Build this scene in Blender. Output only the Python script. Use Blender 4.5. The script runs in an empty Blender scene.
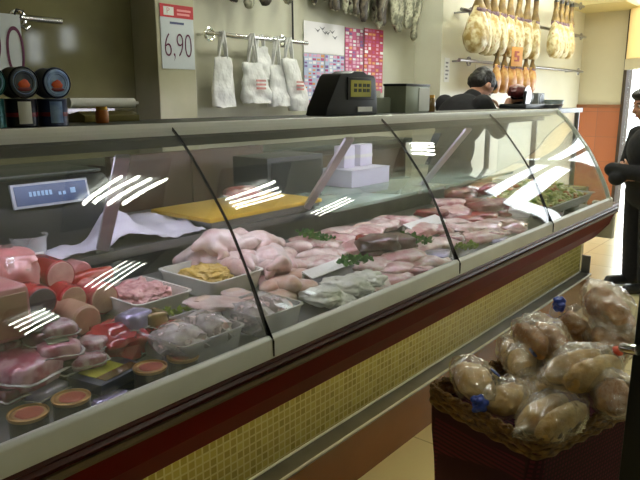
import bpy, bmesh, math, random
from mathutils import Vector, Matrix, noise
random.seed(7)
C = bpy.context.scene.collection
PI = math.pi

# ------------------------------------------------------------ camera model
F = 640.0; TH = math.radians(12.5); PH = math.radians(39.2); EYE = 1.36
def at(px, py, X=None, Y=None, Z=None):
    """the point of the room seen at a pixel, on the plane x=X, y=Y or z=Z"""
    c, s, cp, sp = math.cos(TH), math.sin(TH), math.cos(PH), math.sin(PH)
    r = (px-320)/F; yd = (py-240)/F
    fh = c-yd*s; dn = s+yd*c
    d = Vector((cp*fh+sp*r, sp*fh-cp*r, -dn))
    t = X/d.x if X is not None else Y/d.y if Y is not None else (Z-EYE)/d.z
    return Vector((0, 0, EYE))+d*t
cam = bpy.data.cameras.new('camera'); cam.sensor_width = 36; cam.lens = 36; cam.clip_start = 0.02
co = bpy.data.objects.new('camera', cam); C.objects.link(co)
co.location = (0, 0, EYE); co.rotation_euler = (PI/2-TH, 0, PH-PI/2)
bpy.context.scene.camera = co

# ------------------------------------------------------------ materials
def srgb(c):
    return tuple((v/12.92 if v <= .04045 else ((v+.055)/1.055)**2.4) for v in (x/255 for x in c))
def mat(name, c1, c2=None, scale=12, rough=.5, metal=0, bump=0, coat=0, detail=4, contrast=(.35, .65), emit=0, sss=0, c3=None, bscale=None):
    m = bpy.data.materials.new(name); m.use_nodes = True
    nt = m.node_tree; b = nt.nodes['Principled BSDF']
    a = srgb(c1)
    b.inputs['Base Color'].default_value = (*a, 1)
    b.inputs['Roughness'].default_value = rough; b.inputs['Metallic'].default_value = metal
    b.inputs['Coat Weight'].default_value = coat; b.inputs['Coat Roughness'].default_value = .08
    if sss:
        b.inputs['Subsurface Weight'].default_value = sss; b.inputs['Subsurface Radius'].default_value = (.02, .008, .005); b.inputs['Subsurface Scale'].default_value = .3
    if c2 or bump:
        tc = nt.nodes.new('ShaderNodeTexCoord')
        n = nt.nodes.new('ShaderNodeTexNoise'); n.inputs['Scale'].default_value = scale; n.inputs['Detail'].default_value = detail
        nt.links.new(tc.outputs['Object'], n.inputs['Vector'])
        if c2:
            r = nt.nodes.new('ShaderNodeValToRGB')
            r.color_ramp.elements[0].position = contrast[0]; r.color_ramp.elements[1].position = contrast[1]
            r.color_ramp.elements[0].color = (*a, 1); r.color_ramp.elements[1].color = (*srgb(c2), 1)
            if c3:
                e = r.color_ramp.elements.new(min(.98, contrast[1]+.12)); e.color = (*srgb(c3), 1)
            nt.links.new(n.outputs['Fac'], r.inputs['Fac']); nt.links.new(r.outputs['Color'], b.inputs['Base Color'])
        if bump:
            src = n
            if bscale:
                src = nt.nodes.new('ShaderNodeTexNoise'); src.inputs['Scale'].default_value = bscale
                nt.links.new(tc.outputs['Object'], src.inputs['Vector'])
            bp = nt.nodes.new('ShaderNodeBump'); bp.inputs['Strength'].default_value = bump; bp.inputs['Distance'].default_value = .01
            nt.links.new(src.outputs['Fac'], bp.inputs['Height']); nt.links.new(bp.outputs['Normal'], b.inputs['Normal'])
    if emit:
        b.inputs['Emission Color'].default_value = (*a, 1); b.inputs['Emission Strength'].default_value = emit
    return m
def tilemat(name, c1, c2, mortar, w, h, gap, rough=.3, bump=.2, offset=0, axes='XZ', coat=0, nscale=60):
    m = bpy.data.materials.new(name); m.use_nodes = True
    nt = m.node_tree; b = nt.nodes['Principled BSDF']; b.inputs['Roughness'].default_value = rough; b.inputs['Coat Weight'].default_value = coat
    tc = nt.nodes.new('ShaderNodeTexCoord'); sx = nt.nodes.new('ShaderNodeSeparateXYZ'); cx = nt.nodes.new('ShaderNodeCombineXYZ')
    nt.links.new(tc.outputs['Object'], sx.inputs[0])
    nt.links.new(sx.outputs[axes[0]], cx.inputs[0]); nt.links.new(sx.outputs[axes[1]], cx.inputs[1])
    br = nt.nodes.new('ShaderNodeTexBrick'); br.offset = offset
    for k, v in (('Scale', 1), ('Brick Width', w), ('Row Height', h), ('Mortar Size', gap), ('Bias', 0)): br.inputs[k].default_value = v
    br.inputs['Color1'].default_value = (*srgb(c1), 1); br.inputs['Color2'].default_value = (*srgb(c2), 1); br.inputs['Mortar'].default_value = (*srgb(mortar), 1)
    nt.links.new(cx.outputs[0], br.inputs['Vector']); nt.links.new(br.outputs['Color'], b.inputs['Base Color'])
    bp = nt.nodes.new('ShaderNodeBump'); bp.inputs['Strength'].default_value = bump; bp.inputs['Distance'].default_value = .003; bp.invert = True
    nt.links.new(br.outputs['Fac'], bp.inputs['Height']); nt.links.new(bp.outputs['Normal'], b.inputs['Normal'])
    return m
def clearmat(name, tint, f0, haze=0, hazecol=(255, 255, 255), rough=0.0, bump=0, nscale=20):
    """clear sheet: straight-through transmission plus a two-sided Fresnel gloss, and optionally some milky diffusion"""
    m = bpy.data.materials.new(name); m.use_nodes = True
    nt = m.node_tree; nt.nodes.remove(nt.nodes['Principled BSDF']); out = nt.nodes['Material Output']
    N = nt.nodes.new; L = nt.links.new
    tr = N('ShaderNodeBsdfTransparent'); tr.inputs[0].default_value = (*tint, 1)
    gl = N('ShaderNodeBsdfGlossy'); gl.inputs['Roughness'].default_value = rough; gl.inputs[0].default_value = (1, 1, 1, 1)
    g = N('ShaderNodeNewGeometry'); dt = N('ShaderNodeVectorMath'); dt.operation = 'DOT_PRODUCT'
    L(g.outputs['Incoming'], dt.inputs[0]); L(g.outputs['Normal'], dt.inputs[1])
    ab = N('ShaderNodeMath'); ab.operation = 'ABSOLUTE'; L(dt.outputs['Value'], ab.inputs[0])
    on = N('ShaderNodeMath'); on.operation = 'SUBTRACT'; on.inputs[0].default_value = 1; L(ab.outputs[0], on.inputs[1])
    pw = N('ShaderNodeMath'); pw.operation = 'POWER'; pw.inputs[1].default_value = 5; L(on.outputs[0], pw.inputs[0])
    ma = N('ShaderNodeMath'); ma.operation = 'MULTIPLY_ADD'; ma.inputs[1].default_value = 1-f0; ma.inputs[2].default_value = f0; L(pw.outputs[0], ma.inputs[0])
    base = tr
    if haze:
        df = N('ShaderNodeBsdfDiffuse'); df.inputs[0].default_value = (*srgb(hazecol), 1)
        mh = N('ShaderNodeMixShader'); L(tr.outputs[0], mh.inputs[1]); L(df.outputs[0], mh.inputs[2])
        tc = N('ShaderNodeTexCoord'); n = N('ShaderNodeTexNoise'); n.inputs['Scale'].default_value = nscale; L(tc.outputs['Object'], n.inputs['Vector'])
        mr = N('ShaderNodeMapRange'); mr.inputs['From Min'].default_value = .3; mr.inputs['From Max'].default_value = .7
        mr.inputs['To Min'].default_value = haze*.4; mr.inputs['To Max'].default_value = min(1, haze*1.6); L(n.outputs['Fac'], mr.inputs['Value']); L(mr.outputs[0], mh.inputs[0])
        if bump:
            bp = N('ShaderNodeBump'); bp.inputs['Strength'].default_value = bump; bp.inputs['Distance'].default_value = .01
            L(n.outputs['Fac'], bp.inputs['Height']); L(bp.outputs[0], gl.inputs['Normal'])
        base = mh
    mx = N('ShaderNodeMixShader'); L(ma.outputs[0], mx.inputs[0]); L(base.outputs[0], mx.inputs[1]); L(gl.outputs[0], mx.inputs[2]); L(mx.outputs[0], out.inputs[0])
    return m
def emitmat(name, c, s):
    m = bpy.data.materials.new(name); m.use_nodes = True; nt = m.node_tree; nt.nodes.remove(nt.nodes['Principled BSDF'])
    e = nt.nodes.new('ShaderNodeEmission'); e.inputs[0].default_value = (*srgb(c), 1); e.inputs[1].default_value = s
    nt.links.new(e.outputs[0], nt.nodes['Material Output'].inputs[0]); return m

M = {}
M['floor'] = tilemat('floor_tile', (224, 211, 166), (218, 203, 156), (180, 168, 130), .42, .42, .004, rough=.22, bump=.08, axes='XY', coat=.2)
M['ceil'] = mat('ceiling_paint', (222, 221, 210), (214, 213, 202), 3, .9)
M['wall'] = mat('cream_wall', (188, 186, 166), (178, 176, 155), 2.5, .45, bump=.03)
M['wallmarble'] = mat('polished_olive_panel', (128, 123, 88), (106, 102, 72), 3.5, .07, contrast=(.3, .7))
M['wallfar'] = mat('pale_wall', (222, 220, 200), (214, 211, 190), 2, .3)
M['wallyellow'] = mat('yellow_cream_wall', (216, 208, 182), (209, 201, 174), 2, .5)
M['orange_tile'] = tilemat('orange_wall_tile', (188, 112, 74), (176, 104, 70), (150, 100, 76), .3, .3, .003, rough=.25, axes='YZ')
M['soffit'] = mat('yellow_soffit', (218, 204, 150), (212, 197, 142), 2, .6)
M['pillar'] = mat('cream_pillar_tile', (188, 184, 156), (176, 172, 142), 4, .25)
M['steel'] = mat('brushed_steel', (168, 168, 170), (150, 150, 153), 30, .28, 1)
M['steeldark'] = mat('dull_steel', (110, 112, 114), (95, 97, 99), 14, .4, .9)
M['shelfsteel'] = mat('satin_steel_shelf', (130, 130, 132), (116, 116, 119), 10, .35, .7)
M['alu'] = mat('pale_aluminium', (226, 229, 224), (218, 221, 216), 10, .42, .1)
M['poststeel'] = mat('satin_grey_post', (196, 192, 202), (184, 180, 190), 10, .4, .25)
M['chrome'] = mat('chrome', (225, 225, 225), rough=.1, metal=1)
M['deck'] = mat('grey_deck', (118, 118, 116), (98, 98, 97), 8, .4, .3)
M['redpanel'] = mat('dark_red_lacquer', (108, 12, 8), (96, 10, 6), 3, .5)
M['redpanel'].node_tree.nodes['Principled BSDF'].inputs['Specular IOR Level'].default_value = .05
M['burgundy'] = mat('burgundy_moulding', (82, 24, 16), (70, 20, 13), 4, .35)
M['gold'] = mat('gold_strip', (104, 84, 52), (92, 74, 44), 8, .45, .2)
M['mosaic'] = tilemat('gold_mosaic', (168, 160, 84), (136, 126, 60), (186, 180, 126), .026, .026, .003, rough=.22, bump=.35, offset=0)
M['baseboard'] = mat('rust_plinth', (136, 78, 40), (122, 68, 34), 3, .25, coat=.3)
M['black'] = mat('black_plastic', (20, 21, 23), (26, 27, 30), 6, .4)
M['seal'] = mat('black_rubber_seal', (12, 12, 13), rough=.6)
M['greendark'] = mat('dark_grey_green_top', (52, 60, 50), (44, 52, 43), 6, .45)
M['glass'] = clearmat('clear_glass', (.97, .985, .975), .045, haze=.032, hazecol=(226, 236, 230), nscale=2.5)  # milky haze stands in for pale reflections veiling the counter glass
M['shelfglass'] = clearmat('green_shelf_glass', (.78, .9, .84), .06, haze=.5, hazecol=(190, 212, 202), nscale=3)
M['film'] = clearmat('plastic_film', (.96, .96, .96), .10, haze=.2, hazecol=(224, 214, 186), rough=.1, bump=1.0, nscale=34)
M['tubplastic'] = clearmat('clear_tub_plastic', (.95, .95, .96), .08, haze=.36, hazecol=(226, 226, 228), rough=.1, nscale=8)
M['whiteplastic'] = mat('white_tray_plastic', (226, 226, 220), (216, 216, 209), 6, .25, coat=.2)
M['wood'] = mat('brown_wood', (88, 60, 34), (72, 48, 27), 6, .4)
M['wooddark'] = mat('dark_brown_wood', (72, 50, 32), (60, 42, 28), 6, .45)
M['board'] = mat('yellow_cutting_board', (214, 176, 60), (202, 164, 54), 9, .45)
M['paper'] = mat('lavender_white_paper', (226, 223, 238), (217, 213, 231), 5, .7)
M['whitepaper'] = mat('white_paper', (232, 232, 228), (224, 224, 220), 5, .7)
M['tube'] = emitmat('fluorescent_tube', (250, 252, 236), 26)
M['striplight'] = emitmat('warm_strip_light', (255, 238, 170), 6)
M['caselight'] = emitmat('added_cool_tube', (240, 236, 255), 16)
M['dgreen'] = mat('dark_green_leaf', (36, 96, 30), (84, 144, 52), 40, .5)
M['lgreen'] = mat('light_green_leaf', (120, 150, 40), (160, 186, 62), 40, .45)

# ------------------------------------------------------------ mesh helpers
def link(name, bm, m=None, parent=None, smooth=True, loc=None, sharp=40):
    me = bpy.data.meshes.new(name); bm.normal_update(); bm.to_mesh(me); bm.free()
    for x in (m if isinstance(m, (list, tuple)) else [m]):
        if x: me.materials.append(x)
    if smooth:
        for p in me.polygons: p.use_smooth = True
        me.set_sharp_from_angle(angle=math.radians(sharp))
    o = bpy.data.objects.new(name, me); C.objects.link(o)
    if loc is not None: o.location = loc
    if parent: o.parent = parent
    return o
def tag(o, label, cat, group=None, kind=None):
    o['label'] = label; o['category'] = cat
    if group: o['group'] = group
    if kind: o['kind'] = kind
    return o
def thing(name, label, cat, loc=(0, 0, 0), rz=0, group=None):
    o = bpy.data.objects.new(name, None); o.empty_display_size = .05; C.objects.link(o)
    o.location = loc; o.rotation_euler = (0, 0, rz)
    return tag(o, label, cat, group)
def struct(name, bm, m, parent=None, smooth=False):
    o = link(name, bm, m, parent, smooth)
    if not parent: o['kind'] = 'structure'
    return o
def add_box(bm, x0, x1, y0, y1, z0, z1, bevel=0, mi=0, M4=None):
    r = bmesh.ops.create_cube(bm, size=1); vs = r['verts']
    for v in vs: v.co = Vector(((x0+x1)/2+v.co.x*(x1-x0), (y0+y1)/2+v.co.y*(y1-y0), (z0+z1)/2+v.co.z*(z1-z0)))
    fs = {f for v in vs for f in v.link_faces}
    if bevel:
        es = list({e for v in vs for e in v.link_edges})
        rr = bmesh.ops.bevel(bm, geom=es, offset=bevel, segments=2, affect='EDGES', profile=.6)
        fs = set(rr['faces']) | {f for f in fs if f.is_valid}
        vs = list({v for f in fs for v in f.verts})
    for f in fs: f.material_index = mi
    if M4 is not None:
        for v in vs: v.co = M4 @ v.co
    return bm
def box(*a, **k): return add_box(bmesh.new(), *a, **k)
def add_lathe(bm, prof, n=28, M4=None, mi=0, sx=1, sy=1):
    """prof: (r, z) from bottom to top; closes where r = 0"""
    rings = []
    for r, z in prof:
        if r < 1e-6: rings.append([bm.verts.new((0, 0, z))])
        else: rings.append([bm.verts.new((sx*r*math.cos(2*PI*i/n), sy*r*math.sin(2*PI*i/n), z)) for i in range(n)])
    for a, b in zip(rings, rings[1:]):
        for i in range(n):
            j = (i+1) % n
            if len(a) == 1 and len(b) == 1: continue
            if len(a) == 1: f = bm.faces.new((a[0], b[j], b[i]))
            elif len(b) == 1: f = bm.faces.new((a[i], a[j], b[0]))
            else: f = bm.faces.new((a[i], a[j], b[j], b[i]))
            f.material_index = mi
    if M4 is not None:
        for rg in rings:
            for v in rg: v.co = M4 @ v.co
    return bm
def lathe(*a, **k): return add_lathe(bmesh.new(), *a, **k)
def add_tube(bm, pts, r, n=10, cap=True, mi=0):
    pts = [Vector(p) for p in pts]; rr = r if isinstance(r, (list, tuple)) else [r]*len(pts)
    rings = []; up = Vector((0, 0, 1)); prev = None
    for i, p in enumerate(pts):
        d = (pts[min(i+1, len(pts)-1)]-pts[max(i-1, 0)]).normalized()
        if prev is None:
            a = d.cross(up)
            if a.length < .05: a = d.cross(Vector((1, 0, 0)))
        else: a = prev-d*prev.dot(d)
        a.normalize(); b = d.cross(a); prev = a
        rings.append([bm.verts.new(p+rr[i]*(math.cos(2*PI*k/n)*a+math.sin(2*PI*k/n)*b)) for k in range(n)])
    for a, b in zip(rings, rings[1:]):
        for k in range(n):
            f = bm.faces.new((a[k], b[k], b[(k+1) % n], a[(k+1) % n])); f.material_index = mi
    if cap:
        bm.faces.new(rings[0]).material_index = mi; bm.faces.new(rings[-1][::-1]).material_index = mi
    return bm
def tube(*a, **k): return add_tube(bmesh.new(), *a, **k)
def add_prism(bm, poly, axis, a, b, mi=0):
    """extrude a closed 2-D outline along X (poly is y,z), Y (poly is x,z) or Z (poly is x,y)"""
    def mk(p, t): return {'X': (t, p[0], p[1]), 'Y': (p[0], t, p[1]), 'Z': (p[0], p[1], t)}[axis]
    A = [bm.verts.new(mk(p, a)) for p in poly]; B = [bm.verts.new(mk(p, b)) for p in poly]
    n = len(poly)
    fs = [bm.faces.new(A), bm.faces.new(B[::-1])]+[bm.faces.new((A[i], B[i], B[(i+1) % n], A[(i+1) % n])) for i in range(n)]
    for f in fs: f.material_index = mi
    bmesh.ops.recalc_face_normals(bm, faces=fs)
    return bm
def prism(*a, **k): return add_prism(bmesh.new(), *a, **k)
def bevel_all(bm, off, seg=2, ang=30):
    es = [e for e in bm.edges if len(e.link_faces) == 2 and e.calc_face_angle(0) > math.radians(ang)]
    bmesh.ops.bevel(bm, geom=es, offset=off, segments=seg, affect='EDGES', profile=.6); return bm
def add_blob(bm, c, r, seed=0, amp=.15, freq=2.2, sub=3, rot=None, power=1.0, flat=None, mi=0):
    """noise-shaped ellipsoid; power<1 squares it off"""
    g = bmesh.ops.create_icosphere(bm, subdivisions=sub, radius=1)
    R = rot or Matrix.Identity(3); c = Vector(c); off = Vector((seed*3.7, seed*1.3, seed*7.1))
    for v in g['verts']:
        p = v.co.normalized()
        q = Vector([math.copysign(abs(t)**power, t) for t in p])
        if power < 1: q = q*(1/max(.6, max(abs(t) for t in q)))**.15
        k = 1+amp*noise.noise(p*freq+off)+amp*.4*noise.noise(p*freq*2.6+off)
        q = Vector((q.x*r[0]*k, q.y*r[1]*k, q.z*r[2]*k))
        if flat is not None: q.z = max(q.z, -r[2]*flat)
        v.co = c+R @ q
    for v in g['verts']:
        for f in v.link_faces: f.material_index = mi
    return bm
def blob(*a, **k): return add_blob(bmesh.new(), *a, **k)
def RZ(a): return Matrix.Rotation(a, 3, 'Z')
def RX(a): return Matrix.Rotation(a, 3, 'X')
def RY(a): return Matrix.Rotation(a, 3, 'Y')
def capsule(bm, a, b, ra, rb, n=7):
    a, b = Vector(a), Vector(b)
    for i in range(n+1):
        t = i/n
        m = Matrix.Translation(a.lerp(b, t)); r = ra+(rb-ra)*t
        bmesh.ops.create_icosphere(bm, subdivisions=2, radius=r, matrix=m)
def ell(bm, c, r, R=None):
    bmesh.ops.create_icosphere(bm, subdivisions=3, radius=1, matrix=Matrix.Translation(c) @ (R or Matrix.Identity(3)).to_4x4() @ Matrix.Diagonal((*r, 1)))
def organic(bm, voxel, smooth=4):
    """melt overlapping closed volumes into one continuous skin"""
    me = bpy.data.meshes.new('tmp'); bm.to_mesh(me); bm.free()
    o = bpy.data.objects.new('tmp', me); C.objects.link(o)
    md = o.modifiers.new('r', 'REMESH'); md.mode = 'VOXEL'; md.voxel_size = voxel
    ms = o.modifiers.new('s', 'SMOOTH'); ms.factor = .6; ms.iterations = smooth
    dg = bpy.context.evaluated_depsgraph_get(); ev = o.evaluated_get(dg)
    out = bmesh.new(); out.from_mesh(ev.to_mesh()); ev.to_mesh_clear()
    bpy.data.objects.remove(o); bpy.data.meshes.remove(me)
    return out
def roughen(bm, amp, freq, seed=0):
    bm.normal_update()
    for v in bm.verts: v.co += v.normal*amp*noise.noise(v.co*freq+Vector((seed, seed*2, 0)))
    return bm
def text(parent, body, size, loc, rot, m, sx=1, align='CENTER'):
    cu = bpy.data.curves.new('lettering', 'FONT'); cu.body = body; cu.size = size; cu.align_x = align; cu.align_y = 'CENTER'; cu.extrude = .0004; cu.offset = -.0035*size/.17
    o = bpy.data.objects.new('lettering', cu); C.objects.link(o); o.parent = parent; o.location = loc; o.rotation_euler = rot; o.scale = (sx, 1, 1)
    cu.materials.append(m)
    me = bpy.data.meshes.new_from_object(o.evaluated_get(bpy.context.evaluated_depsgraph_get()))
    n = bpy.data.objects.new('lettering', me); C.objects.link(n); n.parent = parent; n.location = loc; n.rotation_euler = rot; n.scale = (sx, 1, 1)
    bpy.data.objects.remove(o); n.name = 'lettering'; return n
def ring(parent, name, c, R, r, m, axis='X', n=20, arc=2*PI, a0=0):
    pts = []
    for i in range(n+1):
        a = a0+arc*i/n; u, w = R*math.cos(a), R*math.sin(a)
        pts.append({'X': (c[0], c[1]+u, c[2]+w), 'Y': (c[0]+u, c[1], c[2]+w), 'Z': (c[0]+u, c[1]+w, c[2])}[axis])
    return link(name, tube(pts, r, 8), m, parent)

# ------------------------------------------------------------ the room
PLAN = [(-2, -2.2), (4.76, -2.2), (8.42, 2.12), (8.42, 3.05), (-2, 3.05)]
struct('floor', prism(PLAN, 'Z', -.1, 0), M['floor'])
struct('ceiling', prism(PLAN, 'Z', 2.56, 2.66), M['ceil'])
struct('wall_back', box(-2, 2.2, 2.9, 3.05, 0, 2.56), M['wallmarble'])
struct('wall_back', box(2.2, 4.81, 2.9, 3.05, 0, 2.56), M['wall'])
struct('wall_far', box(4.81, 8.42, 2.65, 3.05, 0, 2.56), M['wallfar'])
struct('wall_near', box(-2.1, -2, -2.2, 3.1, 0, 2.56), M['wall'])
struct('wall_pillar', box(2.04, 2.28, 2.70, 2.9, 0, 2.56, bevel=.004), M['pillar'])
# end wall: cream above, orange tiles below, and the slanted shop front
we = box(8.3, 8.42, 2.1, 2.65, 1.27, 2.56); struct('wall_end', we, M['wallyellow'])
struct('wall_end', box(8.28, 8.42, 2.1, 2.65, 0, 1.27), M['orange_tile'])
struct('trim_1', box(8.265, 8.3, 2.1, 2.65, 1.25, 1.285, bevel=.004), mat('wood_dado_trim', (150, 96, 60), (138, 86, 54), 8, .4))
struct('ceiling_drop', box(7.55, 8.3, 2.0, 2.65, 2.355, 2.56), M['soffit'])
# front wall behind the viewer with two small high windows
bm = bmesh.new()
for x0, x1, z0, z1 in ((-2, 4.02, 0, 2.56), (4.26, 4.47, 0, 2.56), (4.72, 4.82, 0, 2.56), (4.02, 4.26, 0, 1.75), (4.02, 4.26, 2.18, 2.56), (4.47, 4.72, 0, 1.94), (4.47, 4.72, 2.28, 2.56)):
    add_box(bm, x0, x1, -2.2, -2.05, z0, z1)
struct('wall_front', bm, M['wall'])
for i, (x0, x1, z0, z1) in enumerate(((4.02, 4.26, 1.75, 2.18), (4.47, 4.72, 1.94, 2.28))):
    bm = bmesh.new()
    for a in ((x0, x1, z0, z0+.03), (x0, x1, z1-.03, z1), (x0, x0+.03, z0, z1), (x1-.03, x1, z0, z1)): add_box(bm, a[0], a[1], -2.15, -2.1, a[2], a[3])
    w = struct('window_%d' % (i+1), bm, M['alu']); link('pane', box(x0+.03, x1-.03, -2.128, -2.122, z0+.03, z1-.03), M['glass'], w, False)
# slanted shop front: local x runs along it, local y is its thickness
A0 = Vector((8.30, 2.12, 0)); dirv = Vector((-.64, -.768, 0)).normalized()
MF = Matrix.Translation(A0) @ Matrix(((dirv.x, -dirv.y, 0, 0), (dirv.y, dirv.x, 0, 0), (0, 0, 1, 0), (0, 0, 0, 1)))
def sf(*a, **k): return box(*a, M4=MF, **k)
M['blind'] = mat('cream_roller_blind', (226, 208, 168), (220, 202, 160), 3, .7)
nt_ = M['blind'].node_tree; tl_ = nt_.nodes.new('ShaderNodeBsdfTranslucent'); tl_.inputs[0].default_value = (*srgb((226, 206, 164)), 1)
mx_ = nt_.nodes.new('ShaderNodeMixShader'); mx_.inputs[0].default_value = .75
nt_.links.new(nt_.nodes['Principled BSDF'].outputs[0], mx_.inputs[1]); nt_.links.new(tl_.outputs[0], mx_.inputs[2]); nt_.links.new(mx_.outputs[0], nt_.nodes['Material Output'].inputs[0])
M['darkframe'] = mat('dark_brown_frame', (66, 52, 40), (56, 44, 34), 6, .4)
bm = sf(0, .06, -.04, .04, 0, 2.56)
for x, w in ((1.35, .06), (2.55, .13), (3.44, .06)): add_box(bm, x, x+w, -.04, .04, 0, 2.56, M4=MF)
add_box(bm, 0, 3.5, -.05, .05, 2.535, 2.56, M4=MF); add_box(bm, 1.35, 3.5, -.04, .04, 2.26, 2.34, M4=MF); add_box(bm, 1.35, 3.5, -.04, .04, 1.99, 2.07, M4=MF)
d = struct('window_3', bm, M['darkframe'])
link('pane', sf(.06, 3.46, -.004, .004, .02, 2.52), M['glass'], d, False)
struct('wall_added_riser', sf(1.42, 3.5, -.045, .045, 0, .95), M['orange_tile'])  # riser added to darken what the counter glass mirrors
struct('wall_front_side', sf(3.5, 5.44, -.05, .05, 0, 2.56), M['wall'])
t = thing('window_sign', 'unseen dark board added on the shop window sill to dim its reflection', 'sign board', MF @ Vector((3.0, -.07, .95)), rz=math.atan2(dirv.y, dirv.x))  # unseen board added to darken the window mirrored over the pickles
link('board', box(-.30, .28, -.01, .01, 0, .80, bevel=.003), mat('dull_green_board', (84, 82, 54), (74, 72, 46), 4, .7), t)
link('board_frame', prism([(-.31, 0), (.29, 0), (.29, .82), (-.31, .82)], 'Y', .0105, .02), M['darkframe'], t, False)
t = thing('roller_blind', 'cream roller blind half lowered over the bright shop window', 'blind', A0)
link('fabric', box(.07, 1.33, -.075, -.06, 1.80, 2.38, M4=Matrix.Translation(-A0) @ MF), M['blind'], t, False)
link('bottom_bar', box(.07, 1.33, -.085, -.055, 1.68, 1.80, M4=Matrix.Translation(-A0) @ MF, bevel=.004), mat('pale_bar', (222, 214, 190), (214, 206, 180), 5, .5), t)
# upper blinds on the rest of the shop front
for i, (x0, x1, lab) in enumerate(((1.42, 2.54, 'cream blind on the shop window beside the standing customer'), (2.70, 3.42, 'cream blind nearest to the customer side of the shop'))):
    t = thing('roller_blind', lab, 'blind', A0)
    link('fabric', box(x0, x1, -.075, -.06, 2.345, 2.53, M4=Matrix.Translation(-A0) @ MF), M['blind'], t, False)
    link('bottom_bar', box(x0, x1, -.08, -.055, 2.325, 2.345, M4=Matrix.Translation(-A0) @ MF, bevel=.004), M['darkframe'], t)
# pavement outside
struct('ground', box(-2, 16, -12, 8, -.14, -.101), mat('pavement', (190, 188, 182), (176, 174, 168), 3, .8))

# ------------------------------------------------------------ lights of the place
def lamp(pairs, label, tr=.009):
    cx = sum(a[0]+b[0] for a, b in pairs)/2/len(pairs); cy = sum(a[1]+b[1] for a, b in pairs)/2/len(pairs)
    t = thing('ceiling_lamp', label, 'lamp', (cx, cy, 2.56), group='four-tube ceiling lamps')
    ext = max(max(abs(p[0]-cx), abs(p[1]-cy)) for ab in pairs for p in ab)+.03
    link('housing', box(-ext, ext, -ext, ext, -.03, 0, bevel=.005), M['steeldark'], t)
    for a, b in pairs:
        link('tube', tube([(a[0]-cx, a[1]-cy, -.06), (b[0]-cx, b[1]-cy, -.06)], tr, 10), M['tube'], t)
def fan(a, b, step, n=4): return [((a[0]+step[0]*i, a[1]+step[1]*i), (b[0]+step[0]*i, b[1]+step[1]*i)) for i in range(n)]
lamp([((1.45, .55), (1.62, .72)), ((1.50, .55), (1.71, .70)), ((1.57, .53), (1.78, .67)), ((1.65, .52), (1.87, .65))], 'ceiling lamp with four tubes above the left end of the counter')
lamp(fan((2.29, .44), (2.64, .52), (.04, -.05)), 'ceiling lamp with four tubes above the middle of the counter', .0065)
lamp(fan((3.34, -.2), (3.54, .08), (.09, -.07), 3), 'ceiling lamp mirrored low in the second glass pane', .006)
lamp(fan((4.02, .76), (4.36, .71), (.03, -.05)), 'ceiling lamp mirrored high in the third glass pane', .006)
lamp(fan((1.79, -.73), (1.93, -.41), (.06, -.045)), 'ceiling lamp over the aisle mirrored above the red sausages', .0045)
lamp(fan((1.45, -1.02), (1.62, -.92), (.04, -.05)), 'ceiling lamp over the aisle mirrored at the far left', .004)

for i, (x, lab) in enumerate(((2.9, 'added unseen lamp over the corridor behind the counter, near the carrier bags'), (4.1, 'added unseen lamp over the corridor behind the counter, near the posters'), (5.4, 'added unseen lamp over the worker'), (6.7, 'added unseen lamp over the far end of the corridor'))):
    lamp([((x-.3, 1.92+.08*k), (x+.3, 1.92+.08*k)) for k in range(4)], lab, .012)  # corridor lamps added out of view to brighten the walls
W = bpy.data.worlds.new('world'); bpy.context.scene.world = W; W.use_nodes = True
W.node_tree.nodes['Background'].inputs[0].default_value = (.9, .95, 1, 1); W.node_tree.nodes['Background'].inputs[1].default_value = 4.0
def area(name, loc, rot, sx, sy, power, col=(1, 1, 1), portal=False):
    l = bpy.data.lights.new(name, 'AREA'); l.shape = 'RECTANGLE'; l.size = sx; l.size_y = sy; l.energy = power; l.color = col
    if portal: l.cycles.is_portal = True
    o = bpy.data.objects.new(name, l); C.objects.link(o); o.location = loc; o.rotation_euler = rot; return o
mid = MF @ Vector((1.75, .25, 1.3)); nrm = Vector((dirv.y, -dirv.x, 0))   # into the room
q = Vector((-.768, .64, 0)).to_track_quat('-Z', 'Z')
area('shop_window_portal', mid, q.to_euler(), 3.5, 2.5, 1, portal=True)

# ------------------------------------------------------------ the refrigerated counter
XL, XR = -.77, 3.42
JOINTS = [XL, .08, .93, 1.78, 2.60, XR]
PROF = [(1.206, 1.300), (1.142, 1.243), (1.073, 1.163), (1.012, 1.083), (.957, .985), (.921, .912), (.897, .845)]
def smooth_profile(P, n=6):
    Q = [P[0]]+P+[P[-1]]; out = []
    for i in range(len(P)-1):
        for k in range(n):
            t = k/n; p0, p1, p2, p3 = Q[i:i+4]
            out.append(tuple(.5*((2*b)+(-a+c)*t+(2*a-5*b+4*c-d)*t*t+(-a+3*b-3*c+d)*t**3) for a, b, c, d in zip(p0, p1, p2, p3)))
    return out+[P[-1]]
GP = smooth_profile(PROF)
def off_profile(P, d):
    out = []
    for i, p in enumerate(P):
        a, b = P[max(0, i-1)], P[min(len(P)-1, i+1)]; t = Vector((b[0]-a[0], b[1]-a[1])).normalized()
        out.append((p[0]-t.y*d, p[1]+t.x*d))
    return out
cn = thing('display_counter', 'long curved-glass refrigerated butcher counter with red panel and gold mosaic front', 'counter', (0, 0, 0))
def cpart(name, bm, m, smooth=True, parent=cn): return link(name, bm, m, parent, smooth)
cpart('plinth', box(XL, 4.32, 1.215, 1.9, 0, .205), M['baseboard'], False)
bm = box(XL, 4.33, 1.20, 1.29, .205, .222, bevel=.004); add_box(bm, 4.31, 4.33, 1.21, 1.29, .222, .34, bevel=.004)
cpart('chrome_ledge', bm, M['shelfsteel'])
for y_, z_ in ((1.199, .219), (1.266, .226)): cpart('ledge_lip', tube([(XL, y_, z_), (4.32, y_, z_)], .0045, 8), M['alu'])
cpart('mosaic_band', box(XL, 4.31, 1.27, 1.9, .222, .80), M['mosaic'], False)
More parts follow.
